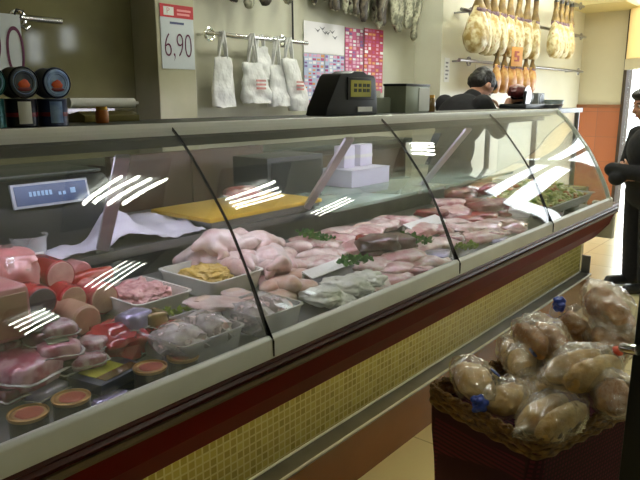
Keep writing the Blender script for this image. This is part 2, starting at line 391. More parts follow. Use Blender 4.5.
cpart('red_panel', prism([(.905, .770), (.93, .70), (1.0, .615), (1.03, .615), (1.03, .80), (.905, .80)], 'X', XL, 3.62), M['redpanel'], False)
cpart('gold_strip', prism([(.897, .765), (.894, .772), (.897, .779), (.91, .779), (.91, .765)], 'X', XL, 3.62), M['gold'], False)
cpart('moulding', bevel_all(prism([(.906, .779), (.896, .79), (.904, .797), (.892, .806), (.90, .817), (.95, .817), (.95, .779)], 'X', XL, 3.62), .002), M['burgundy'])
cpart('front_rail', bevel_all(prism([(.886, .817), (.888, .860), (.896, .866), (.906, .864), (.910, .817)], 'X', XL, 3.46), .0025), M['alu'])
bm = bmesh.new()
cpart('inner_floor', prism([(.907, .80), (.907, .818), (1.52, .862), (1.52, .80)], 'X', XL, 3.40), M['deck'], False)
cpart('body_back', box(XL, 3.40, 1.52, 1.55, .80, .945), M['steeldark'], False)
cpart('body_base', box(XL, 3.36, 1.03, 1.96, .79, .80), M['steeldark'], False)
cpart('work_shelf', box(XL, 1.80, 1.49, 1.98, .930, .957, bevel=.005), M['shelfsteel'])
cpart('glass_shelf', box(1.80, 3.40, 1.40, 1.98, .955, .970, bevel=.003), M['shelfglass'])
cpart('cabinet_body', box(XL, 3.40, 1.60, 1.96, .0, .79), M['steeldark'], False)
cpart('top_shelf', box(XL, 3.42, 1.205, 1.50, 1.292, 1.303, bevel=.003), M['greendark'])
cpart('top_trim', bevel_all(prism([(1.192, 1.276), (1.190, 1.3035), (1.194, 1.3055), (1.203, 1.3045), (1.206, 1.300)], 'X', XL, 3.43), .0015), M['alu'])
cpart('hinge_bar', box(XL, 3.42, 1.225, 1.25, 1.268, 1.292, bevel=.003), M['black'])  # black stands in for the dark interior below the top shelf
cpart('added_case_tube', tube([(XL+.1, 1.272, 1.268), (3.3, 1.272, 1.268)], .010), M['caselight'])  # tube added out of view to light the food
cpart('added_tube_cover', prism([(1.253, 1.290), (1.251, 1.246), (1.254, 1.246), (1.257, 1.290)], 'X', XL, 3.4), M['black'], False)  # added strip hiding the tube; its black stands in for interior dark
cpart('plinth_tube', tube([(XL+.1, 1.10, .665), (3.25, 1.10, .665)], .010), M['striplight'])
for a, b in zip(JOINTS, JOINTS[1:]):
    inner = off_profile(GP, -.006)
    cpart('glass_pane', prism(GP+inner[::-1], 'X', a+.003, b-.003), M['glass'])
for x in JOINTS[1:-1]:
    s = off_profile(GP, .0004); s2 = off_profile(GP, -.0062)
    cpart('glass_seal', prism(s+[(.884, .855), (.884, .822), (.887, .822), (.889, .86)]+s2[::-1], 'X', x-.0013, x+.0013), M['seal'], False)
# right end: glass side, curved white frame
endpoly = GP+[(.90, .85), (1.52, .862), (1.52, 1.29)]
cpart('end_glass', prism(off_profile(GP, -.012)+[(.92, .85), (1.50, .862), (1.50, 1.28)], 'X', 3.405, 3.413), M['glass'], False)
cpart('end_frame', tube([(3.425, y, z) for y, z in off_profile(GP, -.003)], .011, 8), M['alu'])
cpart('corner_post', box(3.60, 3.64, .91, 1.03, .62, .815, bevel=.004), M['alu'])
cpart('corner_post', tube([(4.30, 1.27, .225), (4.30, 1.27, .80)], .014), M['chrome'])
for x in (.075, .925, 1.765, 2.6):
    f = (x, 1.51, .957); tp = (x-.10, 1.235, 1.235)
    bm = bmesh.new(); dv = Vector(tp)-Vector(f)
    ang = math.atan2(-dv.y, dv.z)
    L = dv.length
    Mx = Matrix.Translation(f) @ dv.to_track_quat('Z', 'Y').to_matrix().to_4x4()
    add_box(bm, -.017, .017, -.006, .006, 0, L, bevel=.003, M4=Mx)
    pst = cpart('post', bm, M['poststeel'])
    cpart('post_foot', box(x-.026, x+.026, 1.495, 1.54, .957, .967, bevel=.003), M['steel'])

# deck height under a point, and a pixel dropped on a level above the deck
def dz(y): return .818+.044*(min(y, 1.52)-.907)/.613
def on(px, py, h):
    """point at height h above the deck seen at a pixel"""
    p = at(px, py, Z=.84+h)
    for _ in range(4): p = at(px, py, Z=dz(p.y)+h)
    return p

# ------------------------------------------------------------ behind the counter
M['tinblue'] = mat('blue_tin', (38, 52, 92), (28, 36, 66), 20, .3, .4)
M['tinteal'] = mat('teal_tin', (46, 108, 104), (36, 86, 90), 20, .3, .4)
M['tindark'] = mat('dark_tin', (32, 32, 44), (24, 24, 34), 20, .3, .5)
M['tinred'] = mat('red_tin_band', (128, 26, 40), (104, 20, 34), 20, .35)
M['tinlight'] = mat('pale_blue_tin_lid', (156, 184, 222), (110, 136, 196), 40, .3, .3)
M['orange'] = mat('orange_print', (214, 96, 40), (200, 60, 50), 60, .4)
M['white'] = mat('white_print', (222, 222, 216), rough=.5)
M['redprint'] = mat('red_print', (196, 34, 44), (184, 30, 40), 10, .5)
M['ink'] = mat('dark_ink', (96, 24, 66), rough=.6)
M['brass'] = mat('brass', (180, 140, 60), rough=.3, metal=1)

def tin_standing(name, x, y, z, r, h, body, label, band, plab):
    t = thing(name, label, 'tin', (x, y, z), group='tins stacked on the counter top')
    link('body', lathe([(0, 0), (r, 0), (r*1.03, .002), (r, .004), (r, h-.004), (r*1.03, h-.002), (r, h), (r*.94, h), (r*.92, h-.003), (0, h-.003)]), body, t)
    link('label_band', lathe([(r*1.004, h*.36), (r*1.012, h*.37), (r*1.012, h*.5), (r*1.004, h*.51)]), band, t)
    a0 = -2.2
    bm = bmesh.new()
    for i in range(6):
        a, b = a0+i*.14, a0+(i+1)*.14
        vs = [bm.verts.new((r*1.016*math.cos(u), r*1.016*math.sin(u), w)) for u, w in ((a, h*.12), (b, h*.12), (b, h*.9), (a, h*.9))]; bm.faces.new(vs)
    link('label_patch', bm, plab, t)
    return t
def tin_lying(name, x, y, z, r, L, body, lid, label):
    """on its side, lid toward the customers"""
    t = thing(name, label, 'tin', (x, y, z), group='tins stacked on the counter top')
    Mx = Matrix.Rotation(PI/2, 4, 'X')
    link('body', lathe([(0, -L/2), (r, -L/2), (r*1.03, -L/2+.003), (r, -L/2+.006), (r, L/2-.006), (r*1.03, L/2-.003), (r*.97, L/2), (r*.93, L/2-.004), (0, L/2-.004)], M4=Mx), body, t)
    li = link('lid', lathe([(r*.9, L/2-.003), (r*.9, L/2-.001), (r*.82, L/2), (r*.6, L/2), (r*.56, L/2-.0012), (0, L/2-.0012)], M4=Mx), lid, t)
    link('printed_emblem', blob((0, -L/2-.0002, -r*.12), (r*.38, .0018, r*.3), 3, .35, 3, 2), M['orange'], li)
    link('printed_band', blob((0, -L/2-.0001, -r*.42), (r*.5, .0016, r*.14), 5, .25, 3, 2), M['tinred'], li)
    link('lid_ring', lathe([(r*.70, L/2), (r*.73, L/2+.001), (r*.76, L/2)], M4=Mx), M['tinlight'], li)
TT = 1.303
tin_standing('food_tin', .640, 1.30, TT, .030, .056, M['tindark'], 'dark standing tin under the duller of the two round blue tins', M['tinred'], M['white'])
tin_standing('food_tin', .706, 1.30, TT, .030, .056, M['tinblue'], 'blue standing tin with red band, rightmost of the stacked tins', M['tinred'], M['tinlight'])
tin_standing('food_tin', .574, 1.30, TT, .030, .056, M['tinteal'], 'teal standing tin cut by the left picture edge', M['tinteal'], M['white'])
tin_lying('food_tin', .637, 1.295, TT+.056+.0312, .0303, .05, M['tindark'], mat('dull_grey_lid', (78, 88, 96), (60, 66, 84), 50, .3, .3), 'dull round tin lying on its side with an orange spot on the lid')
tin_lying('food_tin', .706, 1.295, TT+.056+.0312, .0303, .05, M['tinblue'], M['tinlight'], 'bright blue ringed tin lying on its side, nearest to the paper roll')
tin_lying('food_tin', .572, 1.295, TT+.056+.0312, .0303, .05, M['tinteal'], M['tinteal'], 'teal tin lying on its side at the left picture edge')
# paper-roll dispenser behind the tins
bt = thing('back_bench', 'dark wooden back bench with plain doors along the wall behind the counter', 'bench', (2.3, 2.62, 0))
link('carcass', box(-1.7, 1.6, -.22, .06, 0, 1.06, bevel=.004), M['wooddark'], bt)
link('bench_top', box(-1.72, 1.62, -.26, .07, 1.06, 1.09, bevel=.004), M['greendark'], bt)
for i in range(6):
    x = -1.66+i*.54; d = link('door', box(x, x+.51, -.24, -.222, .1, 1.03, bevel=.004), M['wood'], bt)
    link('handle', tube([(x+.46, -.255, .6), (x+.46, -.255, .75)], .006), M['steel'], d)
rb = thing('paper_roll_holder', 'olive paper roll holder with a white roll behind the tins', 'dispenser', (.945, 1.46, TT))
link('holder', bevel_all(prism([(-.05, 0), (.03, 0), (.03, .018), (-.02, .026), (-.05, .016)], 'X', -.10, .055), .003), mat('olive_metal', (104, 96, 40), (92, 84, 34), 9, .4, .3), rb)
link('paper_roll', tube([(-.115, -.01, .045), (.066, -.01, .045)], .0125, 18), M['whitepaper'], rb)
link('axle', tube([(.066, -.01, .045), (.08, -.01, .045)], .004), M['white'], rb)
jr = thing('spice_jar', 'small amber jar under the white paper roll', 'jar', (.86, 1.36, TT))
link('body', lathe([(0, 0), (.014, 0), (.015, .003), (.015, .026), (.012, .03), (0, .03)]), mat('amber', (176, 104, 40), (150, 84, 30), 20, .3), jr)
link('lid', lathe([(0, .03), (.013, .03), (.013, .038), (0, .038)]), M['brass'], jr)

# price signs
def sign(name, x0, x1, z0, z1, y, label, body, tsize, tx, tz, red):
    t = thing(name, label, 'sign', ((x0+x1)/2, y, z0))
    w, h = x1-x0, z1-z0
    link('card', box(-w/2, w/2, -.003, 0, 0, h), mat('pale_blue_card', (206, 212, 214), (198, 205, 208), 8, .4), t, False)
    if red:
        hd = link('header', box(-w/2, w/2, -.0045, -.003, h*.80, h), M['redprint'], t, False)
        lg = link('emblem', box(-w*.40, -w*.10, -.0055, -.0045, h*.83, h*.96), M['white'], hd, False)
        text(lg, 'P', h*.13, (-w*.27, -.0058, h*.895), (PI/2, 0, 0), M['redprint'])
        for k, yy in enumerate((.92, .86)): link('header_line', box(w*.0, w*.42-.04*k*w, -.0052, -.0045, h*(yy-.016), h*(yy+.016)), mat('pink_line', (232, 150, 150)), hd, False)
        link('name_line', box(-w*.22, w*.2, -.0042, -.003, h*.70, h*.735), mat('blue_ink', (70, 80, 120)), t, False)
    text(t, body, tsize, (tx, -.0045, tz), (PI/2, 0, 0), M['ink'], .62)
    return t
sign('price_sign', 2.063, 2.272, 1.505, 1.815, 2.699, 'price sign reading 6,90 with red header on the cream pillar', '6,90', .17, 0, .11, True)
s = sign('price_sign', .98, 1.36, 1.38, 1.693, 2.70, 'pale price sign ending in 90 hung left of the chrome rail', '6,90', .30, .045, .155, False)
link('wire_hook', tube([(.19, -.001, .30), (.21, .0, .33), (.18, .0, .335), (.17, .0, .31)], .004), M['black'], s)

def rail(name, x0, x1, y, z, yw, label, flanges, m=None):
    t = thing(name, label, 'rail', ((x0+x1)/2, y, z))
    cx = (x0+x1)/2
    link('bar', tube([(x0-cx, 0, 0), (x1-cx, 0, 0)], .014, 14), m or M['chrome'], t)
    for f in flanges:
        b = link('bracket', tube([(f-cx, 0, -.0), (f-cx, yw-y, 0)], .008), m or M['chrome'], t)
        ring(b, 'flange', (f-cx, -.001, -.005), .032, .008, m or M['chrome'], 'X' if False else 'Y')
    return t
rail('hanging_rail', 1.36, 1.60, 2.80, 1.695, 2.9, 'short chrome rail beside the pale price sign', [1.40])
link('hook', tube([(1.40, 2.80, 1.69), (1.40, 2.78, 1.66), (1.42, 2.77, 1.645), (1.44, 2.78, 1.66)], .006), M['chrome'], bpy.data.objects['hanging_rail'])
bpy.data.objects['hook'].location = -bpy.data.objects['hanging_rail'].location
rail('hanging_rail', 2.44, 3.30, 2.80, 1.708, 2.9, 'chrome rail carrying the white carrier bags', [2.47, 3.06])
rail('hanging_rail', 4.83, 7.9, 2.50, 2.045, 2.65, 'upper steel rail carrying the big cured hams', [5.0, 6.4, 7.75], M['steel'])
rail('hanging_rail', 4.83, 7.9, 2.50, 1.66, 2.65, 'lower steel rail carrying the small cured hams', [5.0, 6.4, 7.75], M['steel'])
rail('hanging_rail', 1.2, 4.75, 2.78, 2.38, 2.9, 'high steel rail over the posters and the pillar', [1.4, 3.0, 4.6], M['steel'])
tag(link('power_cable', tube([(3.26, 2.885, 2.56), (3.255, 2.885, 2.1), (3.26, 2.885, 1.72)], .006), M['black']), 'black cable running down the wall beside the posters', 'cable')

# carrier bags
M['bag'] = mat('white_carrier_bag', (226, 226, 224), (206, 206, 204), 14, .35, bump=.9, bscale=18)
def carrier(x, y, zt, w, h, dep, seed, label, lean=0, red=False):
    t = thing('carrier_bag', label, 'bag', (x, y, zt), group='white carrier bags on the chrome rail')
    bm = bmesh.new(); nx, nz = 14, 16
    rows = []
    for k in range(nz+1):
        v = k/nz; ww = w*1.12*(.74+.26*min(1, v*1.6)); dd = dep*(.25+.75*v); rw = []
        for i in range(2*nx):
            a = 2*PI*i/(2*nx); c, s_ = math.cos(a), math.sin(a)
            px = ww/2*math.copysign(abs(c)**.6, c); py = dd/2*math.copysign(abs(s_)**.7, s_)
            n_ = noise.noise(Vector((px*16+seed, py*20, v*4+seed*2)))
            rw.append(bm.verts.new((px*(1+.12*n_)+lean*v*h, py*(1+.9*n_), -h*v+.012*noise.noise(Vector((px*20, seed, v*3))))))
        rows.append(rw)
    for a, b in zip(rows, rows[1:]):
        for i in range(2*nx): bm.faces.new((a[i], b[i], b[(i+1) % (2*nx)], a[(i+1) % (2*nx)]))
    bm.faces.new(rows[0]); bm.faces.new(rows[-1][::-1])
    bmesh.ops.recalc_face_normals(bm, faces=bm.faces[:])
    link('body', bm, M['bag'], t, sharp=80)
    for sx in (-1, 1):
        link('handle', tube([(sx*w*.22, 0, -.01), (sx*w*.16, -.006, .05), (0, -.016, 1.725-zt), (sx*w*.02, .012, 1.725-zt), (sx*w*.14, .008, .05), (sx*w*.2, .004, -.01)], .007, 8), M['bag'], t)
    if red:
        bm = bmesh.new()
        for k in range(3): add_box(bm, -w*.2+lean*h*.5, w*.22+lean*h*.5, -dep*.62, -dep*.60, -h*.46-k*.022, -h*.46-k*.022+.012)
        link('red_print', bm, mat('faded_red_print', (196, 120, 116), (206, 150, 146), 40, .5), t, False)
carrier(2.555, 2.79, 1.585, .15, .275, .05, 1, 'white folded bag wad hanging leftmost on the chrome rail')
carrier(2.77, 2.77, 1.56, .19, .23, .08, 5, 'white carrier bag with faded red print, second from the left', .15, True)
carrier(2.87, 2.80, 1.66, .15, .19, .06, 12, 'white carrier bag gathered high between two printed bags')
carrier(2.99, 2.785, 1.56, .15, .25, .06, 17, 'plain white carrier bag hanging in the middle of the rail', .1)
carrier(3.09, 2.77, 1.60, .17, .32, .07, 23, 'long white carrier bag with red print beside the posters', .35, True)

# posters
pcols = [mat('poster_%s' % n, c, rough=.4) for n, c in (('white', (226, 222, 224)), ('magenta', (176, 46, 104)), ('purple', (110, 70, 140)), ('pale_blue', (168, 180, 210)), ('pink', (214, 150, 176)), ('orange', (216, 140, 70)), ('red', (176, 26, 52)), ('grey', (110, 110, 116)))]
def poster(x0, x1, z0, z1, label, kind, seed, y=2.893):
    rnd = random.Random(seed)
    t = thing('poster', label, 'poster', ((x0+x1)/2, y, z0)); w, h = x1-x0, z1-z0
    link('sheet', box(-w/2, w/2, -.002, 0, 0, h), pcols[kind[0]], t, False)
    bm = bmesh.new(); nx, nz = kind[1], kind[2]
    for i in range(nx):
        for k in range(nz):
            if rnd.random() < kind[3]:
                cw, ch = w/nx, h*kind[4]/nz
                xx, zz = -w/2+cw*(i+.08+.1*rnd.random()), ch*(k+.12)
                add_box(bm, xx, xx+cw*(.55+.3*rnd.random()), -.0032, -.002, zz, zz+ch*(.45+.35*rnd.random()), mi=rnd.choice(kind[5]))
    link('printed_blocks', bm, pcols, t, False)
    return t
p = poster(3.376, 3.82, 1.66, 1.863, 'white poster with grey birds above the price posters', (0, 8, 8, 0, 1, [7]), 3)
bm = bmesh.new()
for i, (u, v) in enumerate(((-.08, .15), (-.03, .165), (.03, .14), (.08, .15), (.11, .115), (0, .14))):
    add_prism(bm, [(u-.028, v+.012), (u, v), (u+.03, v+.014), (u+.004, v-.012)], 'Y', -.0035, -.0022)
link('bird_drawing', bm, pcols[7], p, False)
poster(3.375, 3.59, 1.33, 1.655, 'left price poster of blue and pink offers under the white poster', (3, 5, 14, .95, 1, [1, 0, 2, 4, 5, 0, 4]), 11)
poster(3.60, 3.82, 1.33, 1.655, 'right price poster of purple and pink offers under the white poster', (3, 5, 14, .95, 1, [1, 0, 2, 4, 2, 0, 4]), 17)
poster(3.83, 4.055, 1.40, 1.855, 'magenta price poster in the middle of the poster wall', (1, 5, 18, .95, 1, [0, 4, 6, 5, 4, 0, 2]), 23)
poster(4.065, 4.32, 1.40, 1.87, 'crimson price poster nearest to the pillar corner', (6, 5, 18, .9, 1, [0, 4, 1, 5, 4, 1]), 31)

# small notices
def notice(name, label, x0, x1, y, z0, z1, n):
    t = thing(name, label, 'notice', ((x0+x1)/2, y, z0)); w, h = x1-x0, z1-z0
    link('card', box(-w/2, w/2, -.003, 0, 0, h), M['whitepaper'], t, False)
    bm = bmesh.new()
    for k in range(n): add_box(bm, -w*.3, w*(.1+.2*((k*7) % 3)/2), -.004, -.003, h*(.12+.8*k/n), h*(.12+.8*k/n)+h*.35/n)
    link('printed_lines', bm, pcols[7], t, False)
a, b = at(444, 82, Y=2.645), at(450, 58, Y=2.645)
notice('notice_card', 'narrow vertical card with grey marks at the wall corner', a.x, b.x, 2.648, a.z, b.z, 5)
a, b = at(475, 84, Y=2.645), at(493, 66, Y=2.645)
notice('notice_card', 'small blue-edged white card behind the worker\'s head', a.x, b.x, 2.648, a.z, b.z, 3)

# ------------------------------------------------------------ things on the counter top
t = thing('counter_scale', 'black price scale with yellow display on top of the counter', 'scale', (1.80, 1.36, TT))
t.scale = (.93, .93, .93)
link('body', bevel_all(prism([(-.165, 0), (-.155, .03), (-.085, .138), (-.07, .148), (-.02, .150), (0, .158), (.06, .158), (.08, .148), (.125, .144), (.138, .135), (.15, .05), (.15, 0)], 'Y', -.045, .05), .006), M['black'], t)
d = link('display_panel', box(-.045, .125, -.051, -.044, .055, .135, bevel=.003), mat('charcoal_bezel', (34, 36, 40), rough=.4), t)
s = link('screen', box(-.03, .095, -.053, -.051, .066, .125), mat('yellow_green_screen', (176, 170, 66), (160, 156, 58), 12, .3), d, False)
bm = bmesh.new()
for u in (-.012, .016, .044, .068):
    for w_ in (0, .018): add_box(bm, u, u+.017, -.0545, -.053, .083+w_, .083+w_+.012)
link('digits', bm, mat('display_digits', (50, 56, 30)), s, False)
link('price_tag', box(.02, .11, -.05, -.045, .012, .03), M['white'], t, False)
t = thing('metal_box', 'pale green metal box with dark lid beside the black scale', 'box', (2.29, 1.42, TT), rz=.05)
link('body', box(-.085, .115, -.05, .05, 0, .105, bevel=.003), mat('pale_green_metal', (150, 156, 134), (136, 142, 122), 8, .35, .3), t)
link('lid', box(-.088, .118, -.053, .053, .103, .113, bevel=.003), M['black'], t)
link('side_panel', box(.022, .113, -.053, -.05, .006, .098), mat('white_side', (214, 214, 200), (204, 204, 190), 8, .4), t, False)
t = thing('till_printer', 'grey receipt printer half hidden behind the black scale', 'printer', (2.12, 1.46, TT))
link('body', bevel_all(box(-.07, .05, -.05, .03, 0, .06), .006), mat('grey_green_plastic', (120, 126, 110), (108, 114, 100), 8, .5), t)
link('paper_slip', box(-.04, .02, -.02, -.017, .06, .085), M['whitepaper'], t, False)
t = thing('mustard_jar', 'small glass jar of mustard-brown relish next to the metal box', 'jar', (2.475, 1.42, TT))
link('body', lathe([(0, 0), (.03, 0), (.033, .005), (.033, .05), (.027, .058), (0, .058)]), mat('brown_relish', (126, 96, 46), (106, 76, 36), 30, .25, coat=.6), t)
link('lid', lathe([(0, .058), (.029, .058), (.029, .07), (0, .07)]), M['brass'], t)

# further workbench in front of the worker
wb = thing('work_table', 'steel work table behind the far end of the counter', 'table', (4.86, 1.86, 0))
link('table_top', box(-.48, .48, -.2, .2, 1.25, 1.285, bevel=.004), M['steeldark'], wb)
for sx in (-.44, .44):
    for sy in (-.17, .17): link('leg', tube([(sx, sy, 0), (sx, sy, 1.25)], .02), M['steel'], wb)
WT = 1.285
t = thing('meat_slicer', 'black meat slicer standing in front of the worker', 'slicer', (4.60, 1.86, WT))
link('base', box(-.18, .2, -.1, .1, 0, .035, bevel=.01), M['black'], t)
link('motor_housing', blob((.06, .03, .075), (.12, .06, .055), 2, .1, 2, 3, power=.7), M['black'], t)
link('blade', lathe([(0, -.004), (.07, -.003), (.072, 0), (.07, .003), (0, .004)], 32, M4=Matrix.Translation((-.04, -.05, .09)) @ Matrix.Rotation(PI/2, 4, 'X')), M['steel'], t)
link('handle', tube([(-.12, -.06, .03), (-.13, -.07, .1), (-.12, -.07, .12)], .01), M['black'], t)
t = thing('cured_meat', 'dark red joint of meat lying on the black slicer', 'meat', (4.52, 1.87, WT+.12))
link('joint', blob((0, 0, 0), (.09, .06, .045), 4, .2, 2, 3), mat('dark_red_cured', (92, 30, 34), (70, 22, 26), 20, .4), t)
link('fat_edge', blob((.02, .015, .02), (.07, .05, .036), 9, .2, 2, 3), mat('cured_fat', (170, 120, 104), (150, 96, 86), 20, .4), t)
t = thing('steel_pan', 'shallow steel pan on the work table beside the slicer', 'pan', (4.90, 1.78, WT))
link('pan', lathe([(0, 0), (.09, 0), (.11, .03), (.115, .03), (.105, 0.0), (.095, -.0)][:4]+[(.106, .028), (.087, .004), (0, .004)], 28), M['steel'], t)
t = thing('dial_scale', 'grey square dial scale on the far work table', 'scale', (5.02, 1.93, WT))
link('housing', box(-.07, .07, -.05, .05, 0, .115, bevel=.008), mat('grey_enamel', (120, 122, 118), (108, 110, 106), 8, .4), t)
dl = link('dial', lathe([(0, 0), (.045, 0), (.045, .004), (0, .004)], 24, M4=Matrix.Translation((0, -.05, .06)) @ Matrix.Rotation(PI/2, 4, 'X')), M['steeldark'], t)
link('pointer', box(-.002, .002, -.056, -.054, .06, .098), M['black'], dl, False)
t = thing('food_tub', 'milky plastic tub at the far end of the work table', 'tub', (5.20, 1.86, WT))
link('tub', lathe([(0, 0), (.075, 0), (.09, .06), (.095, .062), (.088, .06), (.073, .004), (0, .004)], 24), mat('milky_plastic', (170, 184, 186), (160, 174, 176), 6, .3), t)

# ------------------------------------------------------------ on the work shelf inside the counter
SH = .957
t = thing('weighing_scale', 'dark weighing scale with blue key panel on the work shelf', 'scale', (.87, 1.72, SH))
link('housing', bevel_all(prism([(-.115, 0), (.12, 0), (.12, .17), (-.03, .19), (-.095, .13)], 'X', -.19, .19), .006), M['black'], t)
nrmp = math.atan2(.06, .065)
Mp = Matrix.Translation((-.02, -.112, .158)) @ Matrix.Scale(.9, 4) @ Matrix.Rotation(math.radians(-14), 4, 'X')
pf = link('key_panel', box(-.118, .118, -.006, .004, -.035, .035, bevel=.002, M4=Mp), mat('pale_panel_frame', (178, 186, 196), (168, 176, 186), 8, .4), t)
pn = link('blue_panel', box(-.110, .110, -.008, -.006, -.028, .028, M4=Mp), mat('blue_panel', (10, 62, 116), (8, 52, 100), 6, .3), pf, False)
bm = bmesh.new()
for i in range(6): add_box(bm, -.07+i*.012, -.062+i*.012, -.0095, -.008, -.004, .010, M4=Mp)
for i in range(2): add_box(bm, .018+i*.014, .026+i*.014, -.0095, -.008, -.008, .002, M4=Mp)
add_box(bm, .056, .072, -.0095, -.008, -.006, .010, M4=Mp)
link('panel_print', bm, mat('pale_blue_print', (150, 190, 226)), pn, False)
link('weighing_pan', box(-.17, .17, -.05, .14, .195, .205, bevel=.004), M['greendark'], t)
for sx in (-.12, .12): link('pan_support', tube([(sx, .04, .17), (sx, .04, .196)], .015), M['black'], t)
# draped paper
bm = bmesh.new(); nx, ny = 40, 16; g = []
for i in range(nx+1):
    for j in range(ny+1):
        u, v = i/nx, j/ny
        x = .79+.49*u+.03*v; y = 1.492+.27*v-.012*(u > .9)*0
        hump = math.exp(-((u-.44)/.14)**2)*.085*(.05+.95*math.sin(PI*min(1, .12+v*.9))) + math.exp(-((u-.8)/.2)**2)*.03*v
        z = .966+hump+.012*noise.noise(Vector((x*16, y*16, 0)))+.006*noise.noise(Vector((x*40, y*40, 3)))
        g.append(bm.verts.new((x+.02*noise.noise(Vector((y*14, 2, 1))), y+.014*noise.noise(Vector((x*12, 5, 1))), max(z, .9595))))
for i in range(nx):
    for j in range(ny):
        a = i*(ny+1)+j; bm.faces.new((g[a], g[a+ny+1], g[a+ny+2], g[a+1]))
o = link('wrapping_paper', bm, M['paper'], sharp=80); sm = o.modifiers.new('s', 'SOLIDIFY'); sm.thickness = .0012
tag(o, 'crumpled lavender-white wrapping paper on the work shelf by the steel post', 'paper')
t = thing('cutting_board', 'yellow cutting board on a grey steel block behind the chicken', 'cutting board', (1.56, 1.62, SH))
link('steel_block', box(-.26, .27, -.125, .16, 0, .024, bevel=.003), M['shelfsteel'], t)
link('board', box(-.27, .28, -.13, .17, .024, .038, bevel=.004), M['board'], t)
t = thing('meat_piece', 'piece of bright red meat on the yellow cutting board', 'meat', (1.63, 1.70, SH+.064))
link('meat', blob((0, 0, 0), (.085, .06, .026), 3, .2, 2, 3), mat('bright_red_meat', (150, 26, 34), (120, 20, 28), 26, .3, coat=.5), t)
t = thing('plastic_tub', 'empty clear plastic tub on the work shelf at the left', 'tub', (.772, 1.60, SH))
link('tub', lathe([(0, 0), (.04, 0), (.047, .055), (.05, .057), (.05, .06), (.044, .058), (.037, .003), (0, .003)], 28), M['tubplastic'], t)
link('inner_label', box(-.02, .015, -.046, -.043, .008, .02), M['white'], t, False)
t = thing('white_dish', 'small white round dish at the left picture edge on the work shelf', 'dish', (.665, 1.56, SH))
link('dish', lathe([(0, 0), (.03, 0), (.05, .012), (.048, .014), (.028, .004), (0, .004)], 28), M['whiteplastic'], t)
link('foot_ring', lathe([(.026, -.0), (.03, -.0), (.03, .003), (.026, .003)], 24), M['whiteplastic'], t)
t = thing('steel_cabinet', 'dark steel box standing on the work shelf behind the yellow board', 'box', (2.05, 1.86, SH))
link('housing', box(-.22, .13, -.1, .1, 0, .17, bevel=.006), mat('dark_grey_housing', (58, 60, 64), (50, 52, 56), 8, .5), t)
link('front_plate', box(-.2, .11, -.104, -.1, .02, .15), M['black'], t, False)
t = thing('paper_stack', 'block of white wrapping paper sheets on the work shelf', 'paper', (2.42, 1.76, .9705))
link('stack', box(-.15, .15, -.09, .09, 0, .075, bevel=.002), M['paper'], t)
link('loose_sheet', box(-.155, .14, -.1, .08, .0755, .078), M['paper'], t, False)
for i, (x, w, lab) in enumerate(((2.36, .04, 'left of two upright white card packs on the paper stack'), (2.49, .055, 'right of two upright white card packs on the paper stack'))):
    t = thing('card_pack', lab, 'card pack', (x, 1.78, 1.0485), rz=.08*i)
    link('cards', box(-w, w, -.03, .03, 0, .10, bevel=.003), M['paper'], t); link('paper_band', box(-w-.001, w+.001, -.031, .031, .04, .055), M['whitepaper'], t, False)
t = thing('storage_crate', 'brown wooden crate behind the work shelf, seen over the yellow board', 'crate', (1.82, 2.20, 0))
link('side_board', box(-.42, .42, -.02, .02, 0, 1.14, bevel=.004), M['wood'], t)
link('inner_board', box(-.42, .42, .0201, .14, 0, 1.10), M['wooddark'], t, False)
link('cross_batten', box(-.03, .03, -.032, -.0205, .1, 1.12, bevel=.003), M['wood'], t)

